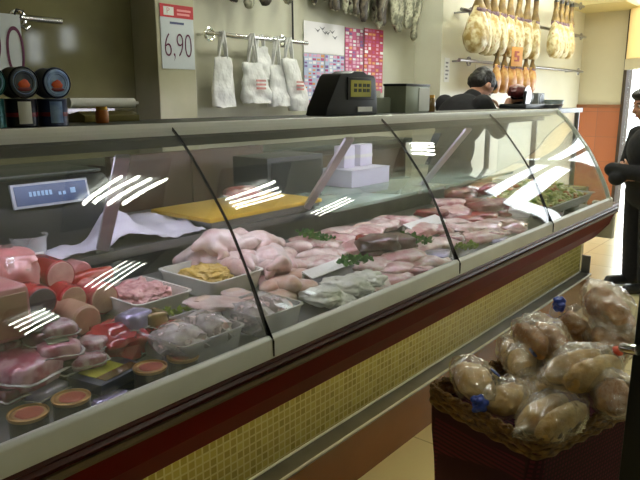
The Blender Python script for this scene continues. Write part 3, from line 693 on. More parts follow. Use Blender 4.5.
# ------------------------------------------------------------ hanging hams
M['ham'] = mat('cured_ham_rind', (172, 142, 74), (236, 226, 182), 15, .42, bump=.25, coat=.3, contrast=(.4, .6), c3=(188, 130, 70))  # rind mottle with cream highlights and olive-brown shadows put into the colour
M['ham2'] = mat('brown_ham_rind', (196, 132, 66), (226, 188, 112), 13, .42, bump=.25, coat=.3, contrast=(.42, .62), c3=(226, 206, 150))
M['shank'] = mat('dark_yellow_shank', (150, 122, 62), (104, 80, 44), 16, .5, bump=.3)
M['hoof'] = mat('black_hoof', (38, 32, 28), rough=.5)
M['rope'] = mat('purple_net_band', (112, 82, 98), (150, 126, 132), 60, .8, bump=.5)
M['cord'] = mat('white_string', (212, 206, 190), rough=.8)
def ham(x, y, zr, s, seed, m, label, group, rz, cat='ham', wmul=1.0):
    """hung by the hoof from a rail at height zr; s = overall length"""
    t = thing('cured_ham', label, cat, (x, y, zr), rz=rz, group=group)
    prof = [(0, -1), (.06, -.995), (.11, -.96), (.145, -.88), (.158, -.78), (.150, -.68), (.125, -.58), (.09, -.48), (.062, -.40)]
    bm = lathe([(r*s*wmul, z*s) for r, z in prof]+[(.0, -.395*s)], 22, sy=.62)
    for v in bm.verts: v.co.x += .05*s*math.sin((v.co.z/s+.4)*2.4); v.co.y *= 1+.25*noise.noise(Vector((v.co.z/s*3, seed, 0)))
    roughen(bm, .020*s, 14/s*.6, seed)
    for v in bm.verts:
        a_ = math.atan2(v.co.y, v.co.x); v.co += Vector((v.co.x, v.co.y, 0))*.05*noise.noise(Vector((math.cos(a_)*2.4, math.sin(a_)*2.4, v.co.z/s*1.2+seed)))
    link('ham_body', bm, m, t, sharp=80)
    bm = tube([(0.0, 0, -.42*s), (-.005, 0, -.3*s), (.005, 0, -.2*s), (0, 0, -.12*s)], [.066*s*wmul, .045*s, .036*s, .04*s], 12)
    roughen(bm, .006*s, 18, seed); link('shank', bm, M['shank'], t, sharp=80)
    link('hoof', bevel_all(tube([(0, 0, -.125*s), (.004, 0, -.07*s), (.02*s, 0, -.03*s)], [.042*s, .036*s, .022*s], 10), .003), M['hoof'], t)
    link('net_band', lathe([(.0, -.475*s), (.074*s*wmul, -.47*s), (.08*s*wmul, -.445*s), (.070*s*wmul, -.415*s), (0, -.41*s)], 16, sy=.8), M['rope'], t)
    link('hanging_cord', tube([(0, .0, -.1*s), (0, -.018, .0), (0, 0, .02), (0, .018, 0), (0, 0, -.1*s)], .0035, 6), M['cord'], t)
RU = 2.045
U = [(4.97, 'first big ham by the wall corner on the upper rail'), (5.10, 'second big ham from the wall corner on the upper rail'), (5.25, 'third big ham from the wall corner on the upper rail'), (5.41, 'fourth big ham from the wall corner on the upper rail'), (5.58, 'fifth big ham from the wall corner on the upper rail'), (5.77, 'sixth big ham from the wall corner on the upper rail'), (5.96, 'seventh big ham from the wall corner on the upper rail'), (6.16, 'eighth big ham on the upper rail, just before the gap')]
# the hams reach from well above the frame, so the upper rail holds them by long cords from the high rail
hi = rail('hanging_rail', 4.83, 7.5, 2.42, 2.33, 2.65, 'topmost steel rail from which the big ham row hangs', [5.0, 6.4, 7.4], M['steel'])
for i, (x, lab) in enumerate(U):
    ham(x, 2.42, 2.31, .60 if i else .60, i*3+1, M['ham'], lab, 'big hams on the top rail', .3*math.sin(i*2.1), wmul=1.15 if i else 1.5)
for i, (x, lab) in enumerate(((6.68, 'first of the four hams hanging past the gap'), (6.83, 'second of the four hams hanging past the gap'), (6.98, 'third of the four hams hanging past the gap'), (7.13, 'last ham on the row, nearest to the end wall'))):
    ham(x, 2.42, 2.36, .60, i*5+40, M['ham'], lab, 'big hams on the top rail', .3*math.cos(i*2.1), wmul=1.05)
for i, (x, lab) in enumerate(((5.38, 'leftmost small brown ham on the lower rail'), (5.54, 'second small brown ham on the lower rail'), (5.70, 'small brown ham under the orange price tag'), (5.86, 'fourth small brown ham on the lower rail'), (6.02, 'fifth small brown ham on the lower rail'), (6.18, 'rightmost small brown ham on the lower rail'))):
    ham(x-.06, 2.40, 1.80, .40, i*4+70, M['ham2'], lab, 'small hams on the lower rail', .35*math.sin(i*1.7+1), wmul=1.2)
    # each hangs on a short hook from the rail
t = thing('price_tag', 'orange price tag hanging among the small hams', 'price tag', at(516.5, 64, Y=2.28), rz=-.25)
link('card', box(-.075, .075, -.002, .002, -.02, .14, bevel=.001), mat('orange_card', (232, 164, 70), (224, 152, 60), 10, .5), t)
link('printed_figure', bevel_all(prism([(-.035, .02), (.03, .02), (.03, .07), (-.005, .07), (-.005, .09), (.025, .09), (.025, .105), (-.035, .105), (-.035, .055), (.005, .055), (.005, .035), (-.035, .035)], 'Y', -.004, -.002), .0005), mat('red_brown_ink', (176, 70, 30)), t, False)
link('string', tube([(0, 0, .14), (0, .05, .2), (0, .12, .26)], .002, 6), M['cord'], t)
# netted dry sausages / ham legs above the posters
M['darkham'] = mat('grey_green_mould_rind', (92, 92, 74), (186, 184, 158), 22, .6, bump=.5, contrast=(.42, .62), c3=(66, 52, 44))
M['darkham2'] = mat('dark_smoked_rind', (52, 44, 38), (120, 110, 90), 24, .6, bump=.5, contrast=(.45, .7))
rnd = random.Random(5)
spots = [(3.42, .10), (3.52, -.04), (3.62, .08), (3.72, -.05), (3.92, .09), (4.02, -.05), (4.12, .09), (4.22, .10), (3.46, .02), (3.56, .05), (3.66, .0), (3.76, .04), (3.86, -.01), (3.96, .05), (4.06, .0), (4.16, .04), (4.26, -.01), (4.36, .03), (4.46, .0), (4.58, .02)]
words = ['back-row first', 'back-row second', 'back-row third', 'back-row fourth', 'back-row fifth', 'back-row sixth', 'back-row seventh', 'back-row eighth', 'front-row first', 'front-row second', 'front-row third', 'front-row fourth', 'front-row fifth', 'front-row sixth', 'front-row seventh', 'front-row eighth', 'front-row ninth', 'front-row tenth', 'front-row eleventh', 'front-row last']
for i, (x, dy) in enumerate(spots):
    L = [.42, .46, .44, .47, .46, .48, .47, .48, .40, .44, .46, .45, .50, .46, .52, .50, .49, .53, .50, .58][i]
    t = thing('dried_ham_leg', '%s of the mouldy dried ham legs above the posters, counted from the cable' % words[i], 'ham', (x, 2.76+dy*.8, 2.38), rz=rnd.uniform(-.4, .4), group='dried ham legs above the posters')
    prof = [(0, -1), (.03, -.99), (.05, -.94), (.045, -.86), (.06, -.74), (.095, -.60), (.13, -.42), (.12, -.25), (.06, -.12), (0, -.1)]
    bm = lathe([(r*L*1.5, z*L) for r, z in prof], 16, sy=.6); roughen(bm, .010, 16, i)
    link('leg_body', bm, M['darkham2'] if i in (0, 1, 3, 5, 8, 9, 12, 15) else M['darkham'], t, sharp=80)
    link('pale_tip', blob((0, 0, -.96*L), (.034*L, .026*L, .05*L), i, .2, 2, 2), M['cord'], t)
    link('hanging_cord', tube([(0, 0, -.12*L), (0, -.018, 0), (0, 0, .02), (0, .018, 0), (0, 0, -.12*L)], .003, 6), M['cord'], t)
lefts = [(1.47, .50, 'dried ham leg tip over the pale price sign'), (1.58, .50, 'dried ham leg tip left of the cream pillar'), (2.50, .48, 'leftmost dried ham leg over the carrier bags'), (2.62, .50, 'second dried ham leg over the carrier bags'), (2.74, .52, 'third dried ham leg over the carrier bags'), (2.88, .49, 'fourth dried ham leg over the carrier bags'), (3.08, .46, 'dried ham leg hanging just left of the black cable')]
for i, (x, L, lab) in enumerate(lefts):
    t = thing('dried_ham_leg', lab, 'ham', (x, 2.76, 2.38), rz=rnd.uniform(-.4, .4))
    prof = [(0, -1), (.03, -.99), (.05, -.94), (.045, -.86), (.06, -.74), (.095, -.60), (.13, -.42), (.12, -.25), (.06, -.12), (0, -.1)]
    bm = lathe([(r*L*1.5, z*L) for r, z in prof], 16, sy=.6); roughen(bm, .010, 16, i+30)
    link('leg_body', bm, M['darkham2'] if i % 2 else M['darkham'], t, sharp=80)
    link('pale_tip', blob((0, 0, -.96*L), (.034*L, .026*L, .05*L), i, .2, 2, 2), M['cord'], t)
    link('hanging_cord', tube([(0, 0, -.12*L), (0, -.018, 0), (0, 0, .02), (0, .018, 0), (0, 0, -.12*L)], .003, 6), M['cord'], t)

# ------------------------------------------------------------ food inside the counter
M['casing'] = mat('red_sausage_casing', (178, 28, 34), (150, 20, 26), 14, .25, coat=.6)
M['casing2'] = mat('pink_red_casing', (188, 62, 66), (206, 110, 108), 9, .25, coat=.6)
M['hamface'] = mat('pale_pink_cut_ham', (232, 190, 178), (214, 162, 152), 34, .4, coat=.3, contrast=(.4, .6))
M['beigeface'] = mat('beige_cut_ham', (214, 180, 150), (200, 160, 136), 40, .45, coat=.2)
M['pinkham'] = mat('pink_ham', (196, 120, 122), (214, 152, 150), 12, .3, coat=.5)
M['hamblock'] = mat('beige_ham_block', (186, 148, 122), (172, 132, 108), 14, .4, coat=.3)
M['vac'] = mat('vacuum_packed_pink', (182, 92, 116), (226, 178, 190), 26, .16, coat=1, bump=.8, bscale=30, contrast=(.42, .58))
M['vacdark'] = mat('vacuum_packed_dark_red', (120, 46, 60), (86, 30, 44), 20, .16, coat=1, bump=.3)
M['vacpale'] = mat('vacuum_packed_pale', (222, 196, 202), (176, 116, 132), 40, .16, coat=1, bump=.8, bscale=30, contrast=(.42, .58))
M['label'] = mat('cream_label', (206, 204, 178), (190, 186, 160), 20, .4)
M['greylabel'] = mat('grey_green_label', (150, 156, 140), (120, 126, 112), 30, .35)
M['tinpate'] = mat('brown_green_tin_side', (52, 44, 30), (70, 58, 34), 30, .3, .4, coat=.3)
M['goldrim'] = mat('gold_tin_rim', (190, 150, 84), (170, 130, 70), 20, .3, .7)
M['pate'] = mat('orange_red_lid_print', (186, 84, 46), (160, 56, 36), 26, .4, coat=.2)
M['mince'] = mat('pink_minced_meat', (206, 138, 140), (236, 190, 188), 60, .4, bump=.8, coat=.3)
M['yellowmix'] = mat('yellow_seasoned_meat', (214, 176, 72), (226, 196, 120), 50, .45, bump=.8, coat=.2, c3=(190, 140, 40))
M['chicken'] = mat('raw_chicken_skin', (234, 214, 210), (216, 176, 172), 16, .32, coat=.5, bump=.5, bscale=40, contrast=(.4, .62), c3=(240, 226, 206))
M['chicken2'] = mat('tan_chicken_thigh', (206, 160, 136), (226, 200, 186), 22, .32, coat=.5, bump=.15, sss=.1)
M['pork'] = mat('pale_pork', (232, 210, 206), (214, 166, 164), 24, .3, coat=.6, bump=.5, bscale=36, contrast=(.42, .55), c3=(242, 228, 224))
M['pork2'] = mat('pink_pork', (206, 144, 148), (228, 194, 192), 24, .3, coat=.6, bump=.5, bscale=36, contrast=(.42, .58), c3=(240, 222, 218))
M['beef'] = mat('dark_beef', (104, 16, 28), (140, 40, 48), 26, .28, coat=.6, bump=.2)
M['redbeef'] = mat('bright_beef', (178, 14, 28), (128, 12, 24), 26, .28, coat=.6, bump=.3)
M['liver'] = mat('dark_liver', (92, 44, 46), (64, 30, 34), 14, .3, coat=.35)
M['fat'] = mat('cream_fat', (232, 208, 192), (222, 190, 174), 20, .4, coat=.3)
M['tripe'] = mat('greenish_white_tripe', (240, 240, 230), (222, 225, 206), 14, .3, coat=.3, bump=.45, bscale=40)
M['purple'] = mat('silver_purple_wrap', (150, 138, 190), (196, 190, 214), 16, .2, .4, coat=.5, bump=.7)
M['goldwrap'] = mat('gold_wrap', (146, 120, 60), (104, 84, 42), 16, .25, .5, coat=.4)
M['redbag'] = mat('shiny_red_wrap', (172, 24, 40), (196, 50, 60), 12, .18, coat=1, bump=.6)
M['navytray'] = mat('navy_tray', (34, 38, 62), (28, 32, 52), 8, .3)
M['limelabel'] = mat('lime_yellow_label', (190, 186, 50), (150, 150, 40), 16, .4)
M['white2'] = mat('cold_white_card', (236, 234, 230), (228, 226, 222), 8, .5)
M['salad'] = mat('yellow_green_pickle', (214, 212, 134), (176, 190, 100), 24, .35, coat=.6, c3=(206, 150, 80))
M['clearwrap'] = clearmat('wrinkled_clear_wrap', (.96, .96, .97), 0.10, haze=.5, hazecol=(230, 224, 224), rough=.2, bump=1.0, nscale=34)

def place(px, py, h): p = on(px, py, h); return p
# --- sausage rolls, cut face toward the customers
def roll(px, py, Y, r, L, skin, face, label, rz=0, tilt=0, band=None):
    p = at(px, py, Y=Y)
    t = thing('ham_roll', label, 'ham roll', (p.x, Y, p.z-r), rz=rz)
    Mx = Matrix.Translation((0, 0, r)) @ Matrix.Rotation(-PI/2, 4, 'X')
    bm = lathe([(r*.9, 0), (r*.985, .001), (r, .006), (r*1.01, L*.4), (r*.99, L*.75), (r*.86, L-.012), (r*.4, L-.002), (0, L)], 28, M4=Mx); roughen(bm, .0025, 30, px)
    link('casing', bm, skin, t, sharp=70)
    bm = lathe([(0, -.003), (r*.5, -.0025), (r*.88, -.0012), (r*.93, .002)], 28, M4=Mx); link('cut_face', bm, face, t)
    if band is not None: link('paper_band', lathe([(r*1.012, L*.15), (r*1.02, L*.16), (r*1.02, L*.5), (r*1.012, L*.51)], 28, M4=Mx), band, t)
    return t
roll(61, 276, 1.34, .036, .13, M['casing'], M['hamface'], 'red ham roll with a pale round cut face, on top of the sausage pile')
roll(74, 300, 1.28, .033, .16, M['casing'], M['beigeface'], 'ham roll with a beige round face directly below the topmost red roll')
roll(105, 299, 1.29, .037, .16, M['casing2'], M['beigeface'], 'thick ham roll with red rim, rightmost of the sausage pile')
roll(87, 321, 1.20, .034, .13, M['hamblock'], M['beigeface'], 'beige ham roll at the foot of the sausage pile behind the red wrap')
roll(42, 303, 1.24, .034, .12, M['casing'], mat('grey_foil_face', (120, 110, 118), (92, 84, 92), 20, .25, .4), 'red ham roll with a dark foil label on its end', band=M['casing'])
roll(83, 272, 1.43, .026, .07, M['pinkham'], M['pinkham'], 'small pink wrapped roll behind the topmost red ham roll')
p = at(8, 272, Y=1.37)
t = thing('wrapped_ham', 'large pink ham wrapped in film at the left end of the pile', 'ham', (p.x, 1.39, p.z-.05))
link('ham', blob((0, 0, .05), (.06, .085, .052), 3, .18, 2, 4, power=.8), M['pinkham'], t)
link('film_wrap', blob((0, 0, .05), (.062, .087, .054), 5, .2, 4, 3), M['film'], t)
p = at(93, 277, Y=1.37)
t = thing('chorizo_stick', 'short orange-red sausage stick lying across the back of the pile', 'sausage', (p.x, 1.38, p.z-.015))
link('sausage', tube([(-.06, 0, .015), (-.055, 0, .015), (0, .004, .017), (.055, 0, .015), (.06, 0, .015)], [.006, .015, .016, .015, .006], 14), mat('orange_red_casing', (190, 62, 40), (166, 44, 30), 20, .3, coat=.4), t)
link('tied_end', tube([(.06, 0, .015), (.075, 0, .017)], [.004, .006], 8), M['cord'], t)
p = at(10, 315, Y=1.14)
t = thing('ham_block', 'big beige block of cooked ham with its cut side facing out', 'ham', (p.x-.01, 1.20, p.z-.055))
bm = box(-.06, .055, -.06, .06, 0, .105, bevel=.018); bmesh.ops.subdivide_edges(bm, edges=bm.edges[:], cuts=2); roughen(bm, .003, 20, 2)
link('block', bm, M['pinkham'], t, sharp=70)
link('cut_face', box(-.048, .043, -.0625, -.058, .012, .093, bevel=.002), M['hamblock'], t)

# --- vacuum packs: px,py of the centre, half sizes, height of centre over the deck
def pack(px, py, h, sx, sy, sz, m, label, rz=0, seed=0, lab=None, tiltx=0, name='vacuum_pack', cat='packet'):
    p = on(px, py, h)
    t = thing(name, label, cat, (p.x, p.y, p.z-sz), rz=rz)
    R = RX(tiltx)
    link('contents', blob((0, 0, sz), (sx*.9, sy*.9, sz), seed, .12, 2.5, 3, rot=R, power=.55), m, t, sharp=80)
    bm = bmesh.new(); n = 24; lo = []; hi_ = []
    for i in range(n):
        a = 2*PI*i/n; c, s_ = math.cos(a), math.sin(a)
        q = Vector((sx*1.08*math.copysign(abs(c)**.45, c), sy*1.08*math.copysign(abs(s_)**.45, s_), .002*math.sin(a*5+seed)))
        qi = Vector((q.x*.86, q.y*.86, q.z))
        lo.append(bm.verts.new(Vector((0, 0, sz))+R @ q)); hi_.append(bm.verts.new(Vector((0, 0, sz))+R @ qi))
    for i in range(n): bm.faces.new((lo[i], lo[(i+1) % n], hi_[(i+1) % n], hi_[i]))
    sf_ = link('sealed_edge', bm, M['clearwrap'], t); md = sf_.modifiers.new('s', 'SOLIDIFY'); md.thickness = .001
    if lab:
        link('label', box(-sx*.45, sx*.45, -sy*.45, sy*.45, 2*sz-.0015, 2*sz+.0012), lab, t, False)
    return t
pack(8, 343, .06, .035, .05, .014, M['vacpale'], 'pale flat meat packet at the left edge under the ham block', .3, 1)
pack(22, 368, .045, .062, .075, .026, M['vac'], 'thick pink vacuum pack in the left corner of the case', .25, 2)
pack(8, 392, .022, .03, .04, .012, M['vacdark'], 'dark red packet at the left edge behind the first tin', .1, 3)
pack(57, 348, .068, .042, .05, .018, M['vac'], 'pink packet with grey-green label leaning on the pile', -.3, 4, M['greylabel'])
pack(68, 366, .035, .034, .036, .024, M['tinpate'], 'dark stacked packet with a grey-green top behind the second tin', .2, 5, M['greylabel'])
pack(86, 360, .045, .040, .030, .012, M['vacpale'], 'pale speckled packet left of the lime label tray', -.2, 6)
pack(40, 338, .075, .034, .045, .02, M['vacdark'], 'dark maroon packet between the ham block and the red wrap', .1, 7)
pack(92, 345, .055, .03, .03, .016, M['vacpale'], 'small pale packet right beside the red wrap', .5, 8)
pack(45, 390, .014, .045, .03, .012, M['purple'], 'silver-lilac packet lying flat between the two left tins', .2, 9)
pack(112, 399, .010, .04, .020, .009, M['purple'], 'purple packet by the front rail right of the second tin', .1, 10)
pack(38, 322, .10, .036, .04, .016, M['greylabel'], 'olive-grey packet under the dark foil roll', .2, 29)
pack(58, 330, .09, .036, .036, .018, M['vacpale'], 'pale glossy packet in the middle of the left heap', -.2, 30)
p = on(118, 342, .035)
t = thing('red_packet', 'large shiny red wrapped packet below the sausage pile', 'packet', (p.x, p.y, p.z-.035))
link('contents', blob((0, 0, .035), (.062, .065, .035), 14, .28, 2.4, 4, power=.75), M['redbag'], t)
link('folded_flap', blob((.055, -.02, .018), (.04, .035, .014), 15, .35, 3, 3), M['redbag'], t)
t = thing('product_tray', 'dark navy tray with lime-yellow label by the front rail', 'tray', on(108, 380, .012), rz=.2)
link('tray', bevel_all(box(-.058, .058, -.045, .045, 0, .022), .004), M['navytray'], t)
link('label', box(-.04, .03, -.012, .032, .0222, .0235), M['limelabel'], t, False)
link('window_film', box(-.04, .045, -.038, -.014, .0222, .0235), M['goldwrap'], t, False)
# --- tins
for px, py, lab in ((28, 412, 'gold-rimmed tin with orange lid, leftmost by the front rail'), (71, 396.5, 'gold-rimmed tin with orange lid, second from the left by the front rail'), (150, 366, 'gold-rimmed tin with orange lid, left one of the pair below the meat tray'), (183, 355, 'gold-rimmed tin with orange lid, right one of the pair below the meat tray')):
    p = at(px, py, Y=.957); zb = dz(.957)+.001; h = p.z-zb; r = .031
    t = thing('pate_tin', lab, 'tin', (p.x, .957, zb), group='tins along the front rail')
    link('body', lathe([(0, 0), (r*.97, 0), (r, .003), (r*.98, .006), (r*.98, h-.006), (r, h-.004)], 32), M['tinpate'], t)
    link('rim', lathe([(r*.99, h-.006), (r*1.03, h-.003), (r*1.03, h), (r*.96, h+.0005), (r*.9, h-.002)], 32), M['goldrim'], t)
    lid = link('lid', lathe([(r*.92, h-.003), (r*.78, h-.0015), (r*.74, h-.002), (0, h-.002)], 32), M['goldrim'], t)
    link('lid_print', blob((.002, 0, h-.0018), (r*.70, r*.68, .0014), px, .1, 2, 3), M['pate'], lid)
p = on(42, 408, .02)
# --- small wrapped things around the trays
pack(136, 323, .065, .042, .034, .028, M['purple'], 'silver-purple wrapped roll beside the red packet', .2, 20, name='wrapped_roll')
pack(153, 322, .062, .030, .032, .027, M['goldwrap'], 'gold-brown wrapped roll right of the silver-purple roll', .2, 21, name='wrapped_roll')
pack(170, 332, .045, .040, .034, .022, M['redbag'], 'small shiny red packet under the minced meat tray', .3, 22, name='red_packet')
pack(130, 352, .02, .04, .03, .016, M['vacdark'], 'dark red-brown packet behind the left tin of the pair', .3, 23)
pack(196, 372, .012, .03, .022, .010, M['vacpale'], 'pale little packet by the rail right of the pair of tins', .1, 24)
def parsley(pts, label, dens=14, w=.02, m=None, seed=0):
    rnd = random.Random(seed); bm = bmesh.new()
    for (a, b) in zip(pts, pts[1:]):
        n = max(8, int((b-a).length*dens*26))
        for i in range(n):
            c = a.lerp(b, rnd.random())+Vector((rnd.uniform(-w, w), rnd.uniform(-w, w), rnd.uniform(0, .012)))
            s_ = rnd.uniform(.009, .016); d = Vector((rnd.uniform(-1, 1), rnd.uniform(-1, 1), rnd.uniform(.3, 1.2))).normalized()
            e = d.orthogonal().normalized(); f = d.cross(e)
            th = d.cross(e)*0
            v = [bm.verts.new(c+q) for q in (e*s_*.1, d*s_*.6+f*s_*.55, d*s_*1.4, d*s_*.6-f*s_*.55, d*s_*.6+e*s_*.25)]
            for tri in ((0, 1, 4), (1, 2, 4), (2, 3, 4), (3, 0, 4), (0, 3, 1), (3, 2, 1)): bm.faces.new([v[k] for k in tri])
    o = link('parsley_garnish', bm, m or M['dgreen'], None, False)
    return tag(o, label, 'garnish', 'green parsley garnish between the meats')
# --- white trays
def tray(x0, x1, y0, y1, zr, label, m=None, rz=0, name='plastic_tray', h=.05):
    cx, cy = (x0+x1)/2, (y0+y1)/2; w, l = (x1-x0)/2, (y1-y0)/2
    t = thing(name, label, 'tray', (cx, cy, zr-h), rz=rz)
    def rr(s, inset, z):
        out = []; r = .018
        for sx, sy, a0 in ((1, 1, 0), (-1, 1, 90), (-1, -1, 180), (1, -1, 270)):
            for k in range(4):
                a = math.radians(a0+30*k); out.append((sx*(w*s-inset-r)+r*math.cos(a), sy*(l*s-inset-r)+r*math.sin(a), z))
        return out
    bm = bmesh.new()
    loops = [rr(.88, 0, 0), rr(.96, 0, h-.003), rr(1, 0, h-.003), rr(1, 0, h), rr(.96, .002, h), rr(.88, .002, .003)]
    V = [[bm.verts.new(p) for p in L_] for L_ in loops]
    for a, b in zip(V, V[1:]):
        for i in range(16): bm.faces.new((a[i], a[(i+1) % 16], b[(i+1) % 16], b[i]))
    bm.faces.new(V[0][::-1]); bm.faces.new(V[-1])
    link('tray_body', bm, m or M['whiteplastic'], t)
    return t
tray(.80, .965, 1.18, 1.385, .905, 'white plastic tray of pink minced meat, next to the ham rolls')
tag(link('minced_meat', roughen(roughen(blob((.882, 1.29, .882), (.062, .078, .034), 3, .3, 3, 5, power=.75), .006, 70, 2), .003, 160, 4), M['mince'], sharp=180), 'heap of pink minced meat filling the left white tray', 'minced meat', kind='stuff')
tray(1.01, 1.20, 1.165, 1.395, .912, 'white plastic tray of yellow seasoned meat in front of the chickens')
tag(link('seasoned_meat', roughen(roughen(blob((1.105, 1.30, .886), (.055, .066, .026), 8, .3, 3, 5, power=.75), .005, 70, 6), .003, 160, 5), M['yellowmix'], sharp=180), 'yellow seasoned meat mix filling the tray in front of the chickens', 'seasoned meat', kind='stuff')
tray(.72, .895, .925, 1.09, .895, 'front plastic tray with film-wrapped chicken pieces, right of the tins', M['tubplastic'])
tray(.935, 1.085, .925, 1.08, .895, 'front plastic tray with film-wrapped pieces, across the black glass seam', M['tubplastic'])
def wrapped(x, y, z, r, m, label, seed):
    t = thing('wrapped_chicken_piece', label, 'chicken piece', (x, y, z))
    link('meat', blob((0, 0, 0), r, seed, .25, 2, 3), m, t)
    link('film_wrap', blob((0, 0, 0), [k*1.12 for k in r], seed+3, .3, 3.5, 3), M['clearwrap'], t)
wrapped(.77, 1.00, .878, (.045, .06, .030), M['chicken'], 'film-wrapped chicken piece on the left in the front tray', 2)
wrapped(.848, 1.00, .880, (.036, .06, .032), M['chicken'], 'film-wrapped chicken piece on the right in the front tray', 4)
wrapped(.975, .995, .876, (.034, .055, .028), M['pork'], 'film-wrapped pale piece on the left in the tray behind the black seam', 6)
wrapped(1.045, 1.00, .876, (.033, .055, .028), M['chicken'], 'film-wrapped pale piece on the right in the tray behind the black seam', 9)
for px, py, h, r, rz, lab in ((215, 303, .06, (.05, .075, .012), .5, 'pale fillet lying over the edge between the white trays'), (238, 296, .05, (.04, .055, .012), -.3, 'pale fillet on the right between the white trays and the chicken')):
    p = on(px, py, h); t = thing('chicken_fillet', lab, 'chicken fillet', (p.x, p.y, p.z), rz=rz)
    link('fillet', blob((0, 0, 0), r, px, .2, 2, 3), M['chicken'], t); link('fat_strip', blob((0, r[1]*.4, r[2]*.5), (r[0]*.6, r[1]*.25, r[2]*.7), px+1, .3, 3, 2), M['fat'], t)
parsley([on(188, 318, .03), on(206, 310, .03), on(230, 300, .03)], 'pale green leaves between the white meat trays', m=M['lgreen'], seed=2, dens=10)
parsley([on(152, 320, .05), on(172, 318, .05), on(182, 314, .05)], 'yellow-green leaves over the small red packet', m=M['lgreen'], seed=3, dens=10)

# --- whole chickens
def chicken(px, py, h, s, rz, label, seed):
    p = on(px, py, h)
    bm = bmesh.new()
    ell(bm, (0, 0, .05*s), (.075*s, .055*s, .048*s)); ell(bm, (.03*s, 0, .062*s), (.05*s, .05*s, .042*s))
    for sy in (-1, 1):
        capsule(bm, (-.035*s, sy*.045*s, .045*s), (-.085*s, sy*.05*s, .062*s), .032*s, .024*s, 5)
        capsule(bm, (-.085*s, sy*.05*s, .062*s), (-.13*s, sy*.022*s, .05*s), .020*s, .011*s, 5)
        capsule(bm, (.05*s, sy*.05*s, .055*s), (.015*s, sy*.074*s, .035*s), .018*s, .014*s, 5)
        capsule(bm, (.015*s, sy*.074*s, .035*s), (.055*s, sy*.08*s, .025*s), .013*s, .008*s, 5)
    capsule(bm, (.07*s, 0, .06*s), (.10*s, 0, .045*s), .025*s, .016*s, 4)
    bm = organic(bm, .006, 5); roughen(bm, .003, 40, seed)
    o = link('raw_chicken', bm, M['chicken'], None, sharp=180); o.location = (p.x, p.y, p.z-.05*s); o.rotation_euler = (.15*math.sin(seed), .12*math.cos(seed*2), rz)
    return tag(o, label, 'chicken', 'raw chickens piled in the middle of the case')
chicken(208, 262, .04, .95, 2.3, 'raw chicken at the left of the pile behind the yellow meat tray', 1)
chicken(238, 262, .05, 1.05, 1.2, 'big pale raw chicken in the centre of the pile', 2)
chicken(268, 262, .05, 1.0, .6, 'raw chicken on the right of the black seam', 3)
chicken(222, 243, .10, .85, 2.8, 'raw chicken resting on top at the back of the pile', 4)
chicken(252, 246, .08, .85, -.6, 'raw chicken at the back right under the yellow board', 5)
for i, (px, py, h, s, rz, lab) in enumerate(((285, 254, .03, .8, .3, 'pale chicken portion between the chickens and the parsley strip'), (300, 247, .03, .75, 1.4, 'pale chicken portion beside the left parsley strip'), (312, 256, .025, .7, 2.2, 'pale chicken portion just behind the white price strip'), (292, 266, .03, .75, -.4, 'pale chicken portion above the tan thighs'), (276, 243, .03, .75, .9, 'pale chicken portion at the back below the yellow board'))):
    p = on(px, py, h); bm = bmesh.new()
    ell(bm, (0, 0, 0), (.07*s, .045*s, .03*s)); capsule(bm, (.04*s, .01*s, 0), (.1*s, .03*s, 0), .026*s, .012*s, 5)
    bm = organic(bm, .005, 4); roughen(bm, .003, 40, i)
    o = link('chicken_portion', bm, M['chicken'], None, sharp=180); o.location = p; o.rotation_euler = (0, .1, rz)
    tag(o, lab, 'chicken portion', 'chicken portions beside the whole chickens')
for i, (px, py, h, rz, lab) in enumerate(((272, 288, .03, .5, 'tan chicken thigh at the lower left of its heap'), (288, 284, .045, 1.2, 'tan chicken thigh on top of its heap'), (302, 288, .03, 2.2, 'tan chicken thigh at the right of its heap by the tripe'), (280, 298, .02, -.3, 'tan chicken thigh nearest to the front tray'), (300, 277, .03, .1, 'tan chicken thigh at the end of the white price strip'))):
    p = on(px, py, h); bm = bmesh.new(); s = .8
    ell(bm, (0, 0, 0), (.06*s, .045*s, .03*s)); capsule(bm, (.03*s, .01*s, 0), (.095*s, .025*s, 0), .026*s, .012*s, 5)
    bm = organic(bm, .005, 4); roughen(bm, .003, 40, i+9)
    o = link('chicken_thigh', bm, M['chicken2'], None, sharp=180); o.location = p; o.rotation_euler = (0, .1, rz)
    tag(o, lab, 'chicken thigh', 'tan chicken thighs')
# --- slabs of meat
def slab(px, py, h, r, rz, m, label, name='pork_chop', cat='pork', seed=0, fat=True, tilt=0, group=None, power=.8):
    p = on(px, py, h)
    t = thing(name, label, cat, (p.x, p.y, p.z), rz=rz, group=group)
    R = RY(tilt)
    link('meat', blob((0, 0, 0), r, seed, .28, 1.8, 3, rot=R, power=power), m, t, sharp=80)
    if fat:
        bm = bmesh.new(); n = 12; pts = []
        for i in range(n+1):
            a = -.6+2.2*i/n; pts.append(R @ Vector((r[0]*.93*math.cos(a), r[1]*.93*math.sin(a), 0)))
        add_tube(bm, pts, [r[2]*(.35+.55*math.sin(PI*i/n)) for i in range(n+1)], 8); roughen(bm, .003, 40, seed)
        link('fat_rim', bm, M['fat'], t)
    return t
k = 0
for px, py, h, lab in ((312, 240, .03, 'pale pork slice furthest left in the back row'), (328, 244, .03, 'pale pork slice right of the left parsley strip'), (343, 240, .035, 'pale pork slice in the middle of the back row'), (330, 252, .025, 'pale pork slice just above the white price strip'), (352, 247, .03, 'pale pork slice left of the dark liver'), (318, 262, .02, 'pale pork slice along the left half of the white price strip'), (283, 277, .02, 'pale pork slice between the chickens and the tan thighs'), (345, 232, .04, 'pale pork slice furthest back before the grey shelf edge')):
    slab(px, py, h, (.085, .06, .016), .4*math.sin(k*2.3), M['pork'] if k % 2 else M['pork2'], lab, seed=k, tilt=.1*math.sin(k)); k += 1
